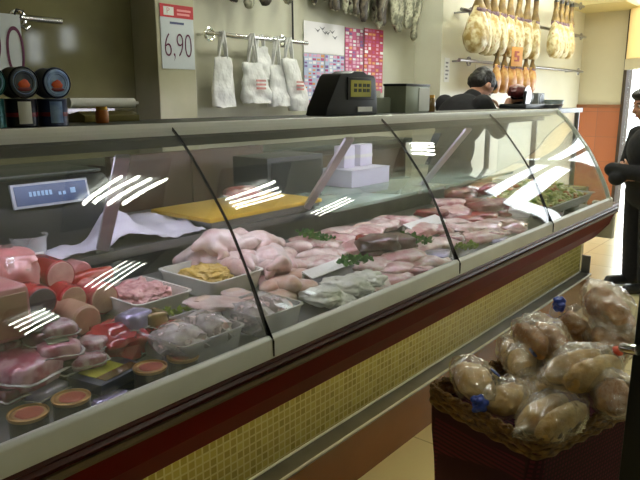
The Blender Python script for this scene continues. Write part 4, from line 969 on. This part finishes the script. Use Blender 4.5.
parsley([on(300, 234, .045), on(316, 239, .045), on(334, 242, .045)], 'long strip of dark parsley behind the pale pork slices', seed=5, dens=22, w=.022)
parsley([on(348, 266, .05), on(358, 262, .05), on(368, 262, .05)], 'bunch of dark parsley at the end of the white price strip', seed=6, dens=30, w=.025)
parsley([on(405, 238, .05), on(418, 243, .05), on(430, 243, .05)], 'bunch of dark parsley right of the liver', seed=7, dens=30, w=.028)
parsley([on(456, 250, .03), on(466, 250, .03), on(474, 248, .03)], 'bright lettuce-green leaves in front of the second black seam', seed=8, dens=30, w=.02, m=M['lgreen'])
# white price strips
def strip(a, b, wd, h, label, rz=None):
    p, q = on(*a, h), on(*b, h); d = q-p; L = d.length
    t = thing('price_strip', label, 'price strip', (p+q)/2, rz=math.atan2(d.y, d.x))
    link('card', box(-L/2, L/2, -wd, wd, 0, .003, M4=Matrix.Rotation(.35, 4, 'X')), M['white2'], t, False)
    link('holder_foot', box(-L/2, L/2, wd*.7, wd*.9, -.02, .004), M['whiteplastic'], t, False)
strip((307, 276), (349, 260), .02, .05, 'white price strip lying between the pork and the tripe')
strip((409, 229), (441, 218), .03, .045, 'white price card behind the parsley and the liver')
strip((362, 246), (378, 240), .016, .035, 'short cream strip at the left end of the liver')
# tripe
for i, (px, py, h, r, lab) in enumerate(((322, 296, .03, (.055, .06, .020), 'white tripe roll at the left, beside the tan thighs'), (345, 286, .04, (.06, .07, .022), 'white tripe roll in the middle'), (366, 280, .03, (.055, .06, .020), 'white tripe roll at the right, beside the pink pork cuts'), (338, 300, .02, (.05, .04, .022), 'white tripe roll in front by the rail'), (358, 290, .022, (.045, .04, .022), 'small tripe roll by the rail on the right'))):
    p = on(px, py, h); t = thing('tripe_roll', lab, 'tripe', (p.x, p.y, p.z), rz=.4*i)
    link('tripe', roughen(blob((0, 0, 0), r, i+3, .3, 2.5, 4), .004, 60, i), M['tripe'], t, sharp=180)
    link('folded_layer', roughen(blob((.01, -.01, r[2]*.5), (r[0]*.75, r[1]*.6, r[2]*.6), i+13, .4, 3, 3), .003, 60, i), M['tripe'], t, sharp=180)
# liver
for i, (px, py, h, lab) in enumerate(((375, 252, .022, 'dark liver slab at the bottom left of its stack'), (396, 249, .022, 'dark liver slab at the bottom right of its stack'), (378, 242, .055, 'dark glossy liver slab on top of its stack'), (396, 241, .05, 'dark liver slab on top by the parsley'))):
    slab(px, py, h, (.07, .07, .022), .3*i, M['liver'], lab, 'liver_slab', 'liver', i+2, False, power=.7)
t = thing('crimson_tag', 'small crimson scrap of meat at the left tip of the liver stack', 'meat', on(362, 238, .06))
link('scrap', blob((0, 0, 0), (.028, .02, .014), 4, .3, 3, 3), M['redbeef'], t); link('fat_edge', blob((.012, -.006, .004), (.014, .012, .009), 5, .3, 3, 2), M['fat'], t)
k = 0
for px, py, h, m, lab in ((378, 266, .02, 'pork', 'pale pork cut behind the front rail, left of its row'), (393, 268, .02, 'pork2', 'pink pork cut behind the front rail, second of its row'), (408, 262, .02, 'pork2', 'pink pork cut behind the front rail, third of its row'), (424, 262, .018, 'pork', 'pale pork cut behind the front rail, fourth of its row'), (390, 279, .012, 'pork2', 'pink pork cut touching the front rail below the liver'), (412, 270, .012, 'vac', 'glossy pink cut touching the front rail'), (400, 258, .028, 'pork2', 'pink pork cut directly in front of the liver'), (372, 284, .012, 'pork', 'pale pork cut between the tripe and the front rail'),
        (385, 224, .04, 'pork', 'pale cut on the left at the back below the glass shelf'), (400, 221, .04, 'pork2', 'pink cut at the back left of the white price card'), (420, 231, .035, 'pork2', 'pink cut in front of the white price card'), (437, 229, .03, 'pork2', 'pink cut at the right corner of the white price card'), (418, 248, .02, 'pork2', 'pink cut in front of the right parsley bunch'), (440, 243, .02, 'pork', 'pale cut beside the second black seam'), (366, 232, .045, 'pork2', 'pink cut at the back, left of the cream pork'), (432, 213, .04, 'beef', 'dark red cut at the back behind the white price card')):
    slab(px, py, h, (.085, .06, .017), .5*math.sin(k*1.9), M[m], lab, 'pork_cut', 'pork', k+40, tilt=.08*math.sin(k*3)); k += 1
pack(436, 256, .018, .075, .05, .016, M['purple'], 'lilac shiny wrapped packet by the front rail left of the black seam', .3, 50)
pack(452, 238, .02, .05, .05, .016, M['vacpale'], 'pale film packet across the second black seam', .3, 51)
# third pane: beef
k = 0
for px, py, h, m, lab, r in ((470, 219, .025, 'redbeef', 'bright red steak at the front of the beef heap', (.10, .06, .02)), (484, 216, .03, 'redbeef', 'bright red steak in the middle of the beef heap', (.09, .06, .022)), (486, 206, .06, 'beef', 'dark red steak on top left of the beef heap', (.085, .06, .024)), (500, 204, .055, 'beef', 'dark red steak on top right of the beef heap', (.085, .06, .024)), (498, 212, .03, 'beef', 'dark red steak at the right base of the beef heap', (.09, .07, .022)), (476, 203, .05, 'beef', 'dark red steak at the back of the beef heap', (.08, .06, .022)), (512, 208, .035, 'beef', 'small dark steak at the right end of the beef heap', (.06, .05, .02)),
        (452, 203, .045, 'pork2', 'dusky pink cut at the back right of the black seam', (.10, .07, .02)), (455, 212, .035, 'pork2', 'dusky pink cut left of the beef heap', (.10, .07, .02)), (460, 194, .06, 'beef', 'dark red joint furthest back by the green shelf', (.11, .07, .03)), (480, 190, .06, 'beef', 'dark brown-red joint at the back under the mirrored blinds', (.10, .06, .03)), (466, 228, .02, 'pork', 'pale pink cut in front of the beef heap', (.10, .07, .018)), (484, 226, .02, 'pork2', 'pink cut in front of the beef heap on the right', (.10, .07, .018)), (500, 222, .02, 'pork2', 'pink cut beside the small dark steak', (.10, .07, .018)), (476, 238, .015, 'pork2', 'pink cut behind the lettuce-green leaves', (.10, .06, .016)), (494, 234, .015, 'vac', 'glossy pink cut by the rail in the third pane', (.10, .06, .016)), (512, 226, .015, 'vac', 'glossy pink cut by the rail near the third black seam', (.09, .06, .016)), (456, 223, .025, 'pork', 'pale cut hugging the second black seam', (.08, .06, .017))):
    slab(px, py, h, r, .5*math.sin(k*1.7), M[m], lab, 'beef_steak' if m in ('beef', 'redbeef') else 'pork_cut', 'beef' if m in ('beef', 'redbeef') else 'pork', k+80, m != 'beef' or k % 2 == 0, .08*math.sin(k*3)); k += 1
pack(500, 240, .012, .07, .045, .012, M['purple'], 'lilac film packet by the rail under the beef heap', .2, 60)
for i, (px, py, lab) in enumerate(((524, 205, 'white block, partly standing in for a reflection, left of the third black seam'), (532, 196, 'white block, partly standing in for a reflection, at the third black seam, further back'), (518, 214, 'white block, partly standing in for a reflection, nearest to the beef'), (535, 210, 'white block, partly standing in for a reflection, by the rail at the third seam'))):
    pack(px, py, .03, .075, .055, .03, M['white2'], lab, .2*i, 62+i, name='white_block', cat='cheese')  # white blocks added where the glass partly shows a reflection
# fourth pane: pickles
tray(2.74, 3.36, .945, 1.30, .900, 'wide white tray heaped with yellow-green pickles in the last pane', h=.045)
bm = bmesh.new(); rnd = random.Random(4)
for i in range(330):
    u, v = rnd.uniform(-1, 1), rnd.uniform(-1, 1)
    x = 3.05+u*.27; y = 1.122+v*.15; z = .888+.085*max(0, (1-u*u)*(1-v*v))*rnd.uniform(.8, 1.05)
    add_blob(bm, (x, y, z), (.022, .014, .010), i, .2, 2, 1, rot=RZ(rnd.uniform(0, 3)) @ RY(rnd.uniform(-.5, .5)), mi=rnd.choice((0, 0, 0, 1, 2)))
add_blob(bm, (3.05, 1.122, .885), (.26, .145, .07), 2, .1, 2, 3)
o = link('pickle_heap', bm, [M['salad'], M['lgreen'], mat('orange_pickle', (214, 150, 84), (196, 120, 60), 20, .35, coat=.5)], sharp=180)
tag(o, 'heap of yellow-green chopped pickles in the last pane', 'pickles', kind='stuff')
for i, (px, py, lab) in enumerate(((556, 214, 'grey film packet by the rail in the last pane'), (572, 208, 'dark film packet by the rail near the right end of the case'))):
    pack(px, py, .012, .06, .03, .012, M['greylabel'] if i else M['vacpale'], lab, .1, 70+i)

# ------------------------------------------------------------ bread basket at the front right
M['wicker'] = mat('wicker', (150, 112, 56), (104, 74, 34), 60, .55, bump=.6)
M['cloth'] = tilemat('burgundy_woven_cloth', (108, 30, 54), (94, 25, 46), (62, 16, 32), .012, .012, .003, rough=.85, bump=.5, axes='XZ')
M['bread'] = mat('golden_bread_crust', (204, 160, 84), (228, 198, 134), 14, .55, bump=.2)
M['bread2'] = mat('brown_bread_crust', (156, 98, 46), (190, 136, 72), 12, .55, bump=.2)
M['bluetie'] = mat('blue_tie', (40, 62, 160), (60, 90, 190), 30, .4)
BA = Vector((1.405, .745, .62)); BB = Vector((1.267, .422, .62)); ex = Vector((.304, -.088, 0)).normalized(); ey = Vector((.138, .323, 0)).normalized(); ey = (ey-ex*ey.dot(ex)).normalized()
bang = math.atan2(ex.y, ex.x); BL, BWd = .46, .37
bk = thing('bread_basket', 'wicker-rimmed basket with burgundy cloth sides heaped with bagged bread', 'basket', (BB.x, BB.y, 0), rz=bang)
def rrect(x0, x1, y0, y1, r, n=6):
    out = []
    for cx, cy, a0 in ((x1-r, y1-r, 0), (x0+r, y1-r, 90), (x0+r, y0+r, 180), (x1-r, y0+r, 270)):
        for k in range(n+1):
            a = math.radians(a0+90*k/n); out.append((cx+r*math.cos(a), cy+r*math.sin(a)))
    return out
bm = bmesh.new(); loops = []
for z, ins in ((0, .05), (.25, .035), (.50, .018), (.59, .012)):
    L_ = []
    for i, (x, y) in enumerate(rrect(ins, BL-ins, ins, BWd-ins, .03)):
        w = .006*math.sin(i*2.2+z*6)*(z < .55)
        L_.append(bm.verts.new((x+w, y-w, z)))
    loops.append(L_)
for a, b in zip(loops, loops[1:]):
    for i in range(len(a)): bm.faces.new((a[i], a[(i+1) % len(a)], b[(i+1) % len(a)], b[i]))
bm.faces.new(loops[0][::-1]); f = bm.faces.new([bm.verts.new((x, y, .56)) for x, y in rrect(.02, BL-.02, .02, BWd-.02, .03)])
link('cloth_skirt', bm, M['cloth'], bk, sharp=50)
# woven rim: braided strands around the mouth
base = rrect(.012, BL, .012, BWd-.012, .035, 8)
dense = []
for i in range(len(base)):
    a, b = Vector(base[i]), Vector(base[(i+1) % len(base)]); n = max(1, int((b-a).length/.008))
    for k in range(n): dense.append(a.lerp(b, k/n))
for s_i, (zo, ph) in enumerate(((.585, 0), (.597, PI), (.609, 0), (.62, PI))):
    pts = []
    for i, q in enumerate(dense+dense[:1]):
        nx_ = (q-Vector((BL/2, BWd/2))); nx_.normalize()
        o_ = .003*math.sin(i*.9+ph); pts.append((q.x+nx_.x*o_, q.y+nx_.y*o_, zo+.002*math.cos(i*.9+ph)))
    link('wicker_strand', tube(pts, .0065, 8, cap=False), M['wicker'], bk)
bm = bmesh.new(); pts = []
for i in range(len(dense)*2+1):
    q = dense[(i//2) % len(dense)]; nx_ = (q-Vector((BL/2, BWd/2))).normalized()
    a = i*.8; pts.append((q.x+nx_.x*.004*math.cos(a), q.y+nx_.y*.004*math.cos(a), .628+.003*math.sin(a)))
link('braided_rim', tube(pts, .005, 6, cap=False), M['wicker'], bk)
def bread(px, py, z, r, rz, tilt, label, seed, n=1, m=None, tie=None, patch=None):
    """a loaf (or n side by side) in a crumpled clear bag whose ends are gathered"""
    p = at(px, py, Z=z)
    t = thing('bagged_bread', label, 'bread', (p.x, p.y, p.z), rz=rz)
    R = RY(tilt)
    for i in range(n):
        u = (i-(n-1)/2)*2*r[1]/n*.82
        bm = blob((0, 0, 0), (r[0]*.86, r[1]/n*.80, r[2]*.70), seed+i, .10, 2, 4, power=.9)
        for v in bm.verts:                                  # slashes baked into the crust
            k = math.sin(v.co.x/r[0]*9+v.co.y*40)
            if v.co.z > 0: v.co.z -= .005*max(0, k-.6)/.4
            v.co = R @ (v.co+Vector((0, u, -.18*r[2])))
        link('loaf', bm, m or M['bread'], t, sharp=180)
    fb = blob((0, 0, 0), (r[0], r[1], r[2]*.95), seed+9, .08, 3, 5)
    for v in fb.verts:
        tt = abs(v.co.x)/r[0]
        if tt > .72:
            e = (tt-.72)/.28; v.co.x *= 1+.30*e; v.co.y *= 1-.45*e+.2*e*math.sin(seed); v.co.z *= 1-.35*e
        w = noise.noise(v.co*20+Vector((seed, 0, 0))); w2 = 1-abs(noise.noise(Vector((v.co.x*55, v.co.y*22, v.co.z*30))+Vector((0, seed, 0))))*2
        v.co += v.co.normalized()*(.010*w+.007*w2); v.co = R @ v.co
    fl = link('plastic_bag', fb, M['film'], t, sharp=180)
    if tie:
        e = R @ Vector((tie*r[0]*1.22, 0, r[2]*.1))
        bm = blob(e, (.014, .014, .013), seed, .5, 4, 3)
        bm = bmesh.new()
        for k in range(9):
            a = k*PI*2/9; ell(bm, e+Vector((tie*.010*(k % 2), .013*math.cos(a), .013*math.sin(a)+.004)), (.012, .009, .009))
        link('blue_tie', roughen(organic(bm, .003, 2), .004, 90, seed), M['bluetie'], t, sharp=180)
    if patch:
        link('printed_mark', blob(R @ Vector((patch[0]*r[0], -r[1]*.62, r[2]*.72)), (.018, .014, .004), seed, .2, 3, 2, rot=R @ RX(.7)), patch[1], fl)
    return t
M['tinblue2'] = mat('blue_print', (60, 80, 150), (90, 110, 170), 50, .4)
M['orangedot'] = mat('orange_sticker', (222, 84, 40), (210, 70, 34), 30, .4)
bread(474, 378, .665, (.095, .055, .050), .75, .05, 'bagged pale bread at the left corner of the basket', 1, 1, M['bread'], None, (-.6, M['tinblue2']))
bread(508, 396, .645, (.080, .050, .045), -.3, .0, 'bagged golden bread with blue tie low at the front corner of the basket', 3, 1, M['bread'], -1)
bread(553, 414, .645, (.115, .060, .052), -.2, .0, 'bagged golden bread along the front rim of the basket', 5, 2, M['bread'])
bread(540, 336, .735, (.120, .065, .055), .70, .12, 'large bagged bread with brown loaves at the back of the heap', 7, 2, M['bread2'])
bread(584, 366, .720, (.115, .065, .055), -.35, .0, 'bagged bread with orange sticker on top of the heap', 9, 2, M['bread'], None, (.6, M['orangedot']))
bread(579, 326, .745, (.060, .040, .042), 1.9, -.75, 'upright bread bag with blue tie sticking up at the back', 11, 1, M['bread2'], 1, None)
bread(522, 360, .690, (.065, .045, .042), .3, 0, 'small bagged roll with blue print in the middle of the heap', 13, 1, M['bread'], None, (-.2, M['tinblue2']))
bread(612, 392, .680, (.080, .055, .050), .4, 0, 'bagged bread against the black rack post', 15, 1, M['bread2'])
bread(610, 308, .80, (.110, .060, .055), .75, -.3, 'greyish bread bag high on the right of the heap', 17, 1, M['bread2'])
bread(612, 335, .74, (.100, .065, .055), .2, -.2, 'greyish bread bag under the highest one by the black post', 19, 1, M['bread2'])
bread(520, 352, .670, (.09, .06, .05), .6, 0, 'bagged bread underneath the large brown loaves', 21, 1, M['bread'])
bread(535, 384, .640, (.10, .06, .05), .2, 0, 'bagged bread squeezed between the front bags and the small roll', 27, 1, M['bread'])
bread(600, 348, .67, (.10, .07, .06), .1, 0, 'bread bag buried in the middle of the basket', 23, 2, M['bread'])

# ------------------------------------------------------------ black rack at the right edge
rk = thing('display_rack', 'black display rack with an upright at the right edge of the picture', 'rack', (1.02, .175, 0))
link('upright', box(-.03, .03, -.03, .03, 0, 1.19, bevel=.003), M['black'], rk)
link('upright', box(.55, .60, -.30, -.25, 0, 1.19, bevel=.003), M['black'], rk)
for z_ in (.12, .45, .78, 1.08): link('shelf', box(-.02, .58, -.29, -.02, z_, z_+.02, bevel=.003), M['black'], rk)
link('clip', tube([(-.045, .02, 1.0), (-.035, .04, .995), (-.02, .045, .99)], .008), M['chrome'], rk)
link('top_cap', box(-.034, .034, -.034, .034, 1.19, 1.2, bevel=.003), M['black'], rk)

# ------------------------------------------------------------ people
M['skin'] = mat('skin', (196, 146, 120), (186, 134, 108), 12, .5, sss=.1)
M['hair'] = mat('black_hair', (22, 18, 17), (34, 28, 25), 60, .45, bump=.5)
M['darkcloth'] = mat('black_cloth', (20, 20, 23), (26, 26, 30), 30, .85, bump=.15)
M['darkcloth2'] = mat('charcoal_trousers', (22, 22, 27), (28, 28, 34), 30, .85, bump=.15)
M['eye'] = mat('eye_white', (226, 222, 216), rough=.2); M['shoe'] = mat('black_shoe_leather', (18, 17, 17), rough=.35)
def head_parts(bm, c, R, s=1.0):
    """skull, jaw, nose, ears facing +x in R"""
    c = Vector(c); q = lambda *v: c+R @ (Vector(v)*s)
    ell(bm, q(-.01, 0, .03), (.098*s, .077*s, .092*s), R); ell(bm, q(.03, 0, -.035), (.062*s, .056*s, .075*s), R)
    ell(bm, q(.045, 0, -.085), (.034*s, .034*s, .026*s), R)
    capsule(bm, q(.088, 0, .012), q(.108, 0, -.026), .010*s, .015*s, 4)
    for sy in (-1, 1): ell(bm, q(-.005, sy*.078, -.01), (.020*s, .009*s, .032*s), R); ell(bm, q(.072, sy*.030, -.035), (.022*s, .022*s, .02*s), R)
    ell(bm, q(.086, 0, -.056), (.012*s, .022*s, .007*s), R); ell(bm, q(.082, 0, -.070), (.012*s, .018*s, .007*s), R)
    ell(bm, q(.074, 0, .030), (.02*s, .048*s, .012*s), R)
def face_extras(parent, c, R, s=1.0, hair_back=0):
    c = Vector(c); q = lambda *v: c+R @ (Vector(v)*s)
    for sy in (-1, 1):
        e = link('eye', blob(q(.080, sy*.031, .010), (.011*s, .013*s, .010*s), 1, 0, 1, 2, rot=R), M['eye'], parent)
        link('iris', blob(q(.0895, sy*.031, .010), (.003*s, .005*s, .005*s), 1, 0, 1, 2, rot=R), M['hair'], e)
        link('eyebrow', tube([q(.088, sy*.014, .030), q(.090, sy*.03, .035), q(.080, sy*.050, .030)], .004*s, 6), M['hair'], parent)
    link('lips', blob(q(.094, 0, -.062), (.006*s, .021*s, .007*s), 2, .05, 2, 2, rot=R), mat('lips', (160, 90, 84), rough=.4), parent)
def hand(bm, w, d, n_, s=1.0, curl=.6, side=1):
    """palm from wrist w along d with back normal n_; five separate bent fingers"""
    w, d, n_ = Vector(w), Vector(d).normalized(), Vector(n_).normalized(); sd = d.cross(n_)*side
    for k in range(4):
        o = (k-1.5)*.019*s
        capsule(bm, w+sd*o*.6, w+d*.082*s+sd*o, .012*s, .011*s, 6)
        L = (.036, .042, .039, .030)[k]*s; a = w+d*.085*s+sd*o
        d2 = (d*math.cos(curl)-n_*math.sin(curl)).normalized(); b = a+d2*L
        d3 = (d*math.cos(curl*2)-n_*math.sin(curl*2)).normalized(); c = b+d3*L*.7; e = c+(d*math.cos(curl*2.6)-n_*math.sin(curl*2.6))*L*.5
        capsule(bm, a, b, .0088*s, .008*s, 5); capsule(bm, b, c, .008*s, .0072*s, 4); capsule(bm, c, e, .0072*s, .006*s, 3)
    t0 = w+d*.025*s+sd*.026*s; t1 = t0+(d*.6+sd*.8).normalized()*.035*s; t2 = t1+(d*.9+sd*.25-n_*.3).normalized()*.03*s
    capsule(bm, t0, t1, .012*s, .010*s, 5); capsule(bm, t1, t2, .010*s, .0075*s, 4)

# customer at the far end of the counter, arms folded, facing the counter
face_dir = Vector((-.68, .73, 0)).normalized()
pc_ = thing('person', 'customer in black clothes standing with folded arms at the far end of the counter', 'person', (4.95, 1.05, 0), rz=math.atan2(face_dir.y, face_dir.x))
pc_.scale = (1.06, 1.12, .955)
I3 = Matrix.Identity(3)
Hh = 1.50
bm = bmesh.new()
Rh = RY(.22)
hc = (.05, 0, 1.375)
head_parts(bm, hc, Rh, .98)
capsule(bm, (.0, 0, 1.20), (.03, 0, 1.30), .058, .050, 6)
ell(bm, (-.005, 0, 1.05), (.115, .175, .17)); ell(bm, (.0, 0, .86), (.115, .155, .16)); ell(bm, (-.02, 0, .76), (.12, .165, .13))
for sy in (-1, 1):
    capsule(bm, (0, sy*.15, 1.16), (.03, sy*.205, .885), .055, .045, 8)
    capsule(bm, (.03, sy*.205, .88), (.16, sy*.0, .88+.03*sy), .043, .028, 8)
    capsule(bm, (-.01, sy*.085, .74), (0, sy*.09, .42), .085, .055, 8); capsule(bm, (0, sy*.09, .42), (-.01, sy*.095, .07), .055, .035, 8)
    capsule(bm, (-.03, sy*.095, .035), (.12, sy*.11, .025), .034, .026, 5)
hand(bm, (.14, -.0, .915), (.15, -1, .15), (1, .1, 0), .95, .5, 1)
hand(bm, (.145, .0, .855), (.1, 1, .2), (1, -.1, 0), .95, .5, -1)
link('body', organic(bm, .0075, 3), M['skin'], pc_, sharp=180)
face_extras(pc_, hc, Rh, .98)
bm = bmesh.new(); q = lambda *v: Vector(hc)+Rh @ (Vector(v)*.98)
ell(bm, q(-.028, 0, .045), (.105, .094, .098), Rh); ell(bm, q(-.06, 0, -.02), (.075, .09, .09), Rh); ell(bm, q(.03, 0, .085), (.07, .07, .045), Rh)
for i in range(26):
    a = i*2.4; zz = -.05+.17*(i/26); ell(bm, q(-.035-.07*math.cos(a*.5)*.7, .085*math.sin(a)*math.sqrt(max(.1, 1-(zz/.16)**2)), zz), (.030, .026, .028), Rh)
link('hair', organic(bm, .008, 2), M['hair'], pc_, sharp=180)
bm = bmesh.new()
ell(bm, (-.005, 0, 1.05), (.135, .195, .185)); ell(bm, (.0, 0, .86), (.135, .178, .18)); ell(bm, (-.02, 0, .74), (.138, .185, .14)); capsule(bm, (.0, 0, 1.17), (.018, 0, 1.25), .085, .062, 5)
for sy in (-1, 1):
    capsule(bm, (0, sy*.155, 1.155), (.03, sy*.21, .885), .072, .062, 8); capsule(bm, (.03, sy*.21, .88), (.235, sy*-.03, .88+.03*sy), .066, .054, 8)
link('jumper', organic(bm, .01, 3), M['darkcloth'], pc_, sharp=180)
bm = bmesh.new(); ell(bm, (-.02, 0, .72), (.132, .18, .12))
for sy in (-1, 1): capsule(bm, (-.01, sy*.085, .70), (0, sy*.09, .40), .10, .075, 8); capsule(bm, (0, sy*.09, .40), (-.012, sy*.095, .07), .075, .062, 8)
link('trousers', organic(bm, .01, 3), M['darkcloth2'], pc_, sharp=180)
for sy in (-1, 1):
    bm = bmesh.new(); capsule(bm, (-.05, sy*.095, .045), (.13, sy*.112, .036), .045, .036, 6); ell(bm, (.06, sy*.105, .03), (.12, .044, .028))
    bm = organic(bm, .008, 2)
    for v in bm.verts: v.co.z = max(v.co.z, .001)
    link('shoe', bm, M['shoe'], pc_, sharp=180)

# worker behind the counter, bending over the work table
pw_ = thing('person', 'dark-haired worker in black bending over the work table behind the counter', 'person', (4.30, 2.24, 0), rz=math.radians(-14))
Rw = RY(.95) @ RZ(-.1)
hw = (.28, 0, 1.445)
bm = bmesh.new()
head_parts(bm, hw, Rw, 1.0)
capsule(bm, (.13, 0, 1.33), (.25, 0, 1.42), .062, .055, 6)
ell(bm, (.06, 0, 1.20), (.13, .19, .18), RY(.35)); ell(bm, (-.02, 0, 1.0), (.12, .165, .18), RY(.2)); ell(bm, (-.05, 0, .88), (.13, .175, .14))
for sy in (-1, 1):
    capsule(bm, (.09, sy*.18, 1.32), (.20, sy*.24, 1.13), .058, .046, 8); capsule(bm, (.20, sy*.24, 1.13), (.29, sy*.13-.12, 1.335), .044, .030, 8)
    capsule(bm, (-.05, sy*.09, .86), (-.01, sy*.095, .48), .092, .06, 8); capsule(bm, (-.01, sy*.095, .48), (-.05, sy*.1, .07), .06, .038, 8)
    capsule(bm, (-.07, sy*.1, .035), (.09, sy*.115, .025), .036, .027, 5)
    hand(bm, (.29, sy*.13-.12, 1.335), (.8, -.5, .12), (0, 0, 1), 1.0, .5, sy)
link('body', organic(bm, .0075, 3), M['skin'], pw_, sharp=180)
face_extras(pw_, hw, Rw)
bm = bmesh.new(); q = lambda *v: Vector(hw)+Rw @ Vector(v)
ell(bm, q(-.026, 0, .045), (.102, .088, .092), Rw); ell(bm, q(-.06, 0, 0), (.066, .084, .08), Rw); ell(bm, q(.035, 0, .085), (.065, .066, .04), Rw)
link('hair', roughen(organic(bm, .008, 2), .006, 40, 1), M['hair'], pw_, sharp=180)
bm = bmesh.new()
ell(bm, (.06, 0, 1.20), (.15, .21, .20), RY(.35)); ell(bm, (-.02, 0, 1.0), (.14, .185, .2), RY(.2)); ell(bm, (-.05, 0, .86), (.15, .19, .13)); capsule(bm, (.10, 0, 1.29), (.19, 0, 1.365), .09, .07, 5)
for sy in (-1, 1): capsule(bm, (.085, sy*.18, 1.315), (.20, sy*.24, 1.13), .076, .062, 8); capsule(bm, (.20, sy*.24, 1.13), (.265, sy*.165-.09, 1.28), .060, .045, 7)
link('jumper', organic(bm, .01, 3), M['darkcloth'], pw_, sharp=180)
bm = bmesh.new(); ell(bm, (-.05, 0, .84), (.142, .186, .12))
for sy in (-1, 1): capsule(bm, (-.05, sy*.09, .82), (-.01, sy*.095, .46), .108, .08, 8); capsule(bm, (-.01, sy*.095, .46), (-.05, sy*.1, .07), .08, .065, 8)
link('trousers', organic(bm, .01, 3), M['darkcloth2'], pw_, sharp=180)
for sy in (-1, 1):
    bm = bmesh.new(); capsule(bm, (-.09, sy*.1, .045), (.10, sy*.117, .036), .047, .037, 6)
    bm = organic(bm, .008, 2)
    for v in bm.verts: v.co.z = max(v.co.z, .001)
    link('shoe', bm, M['shoe'], pw_, sharp=180)
vs = bpy.context.scene.view_settings
vs.view_transform = 'Standard'; vs.look = 'None'; vs.gamma = 1; vs.use_curve_mapping = False; vs.exposure = 0.9
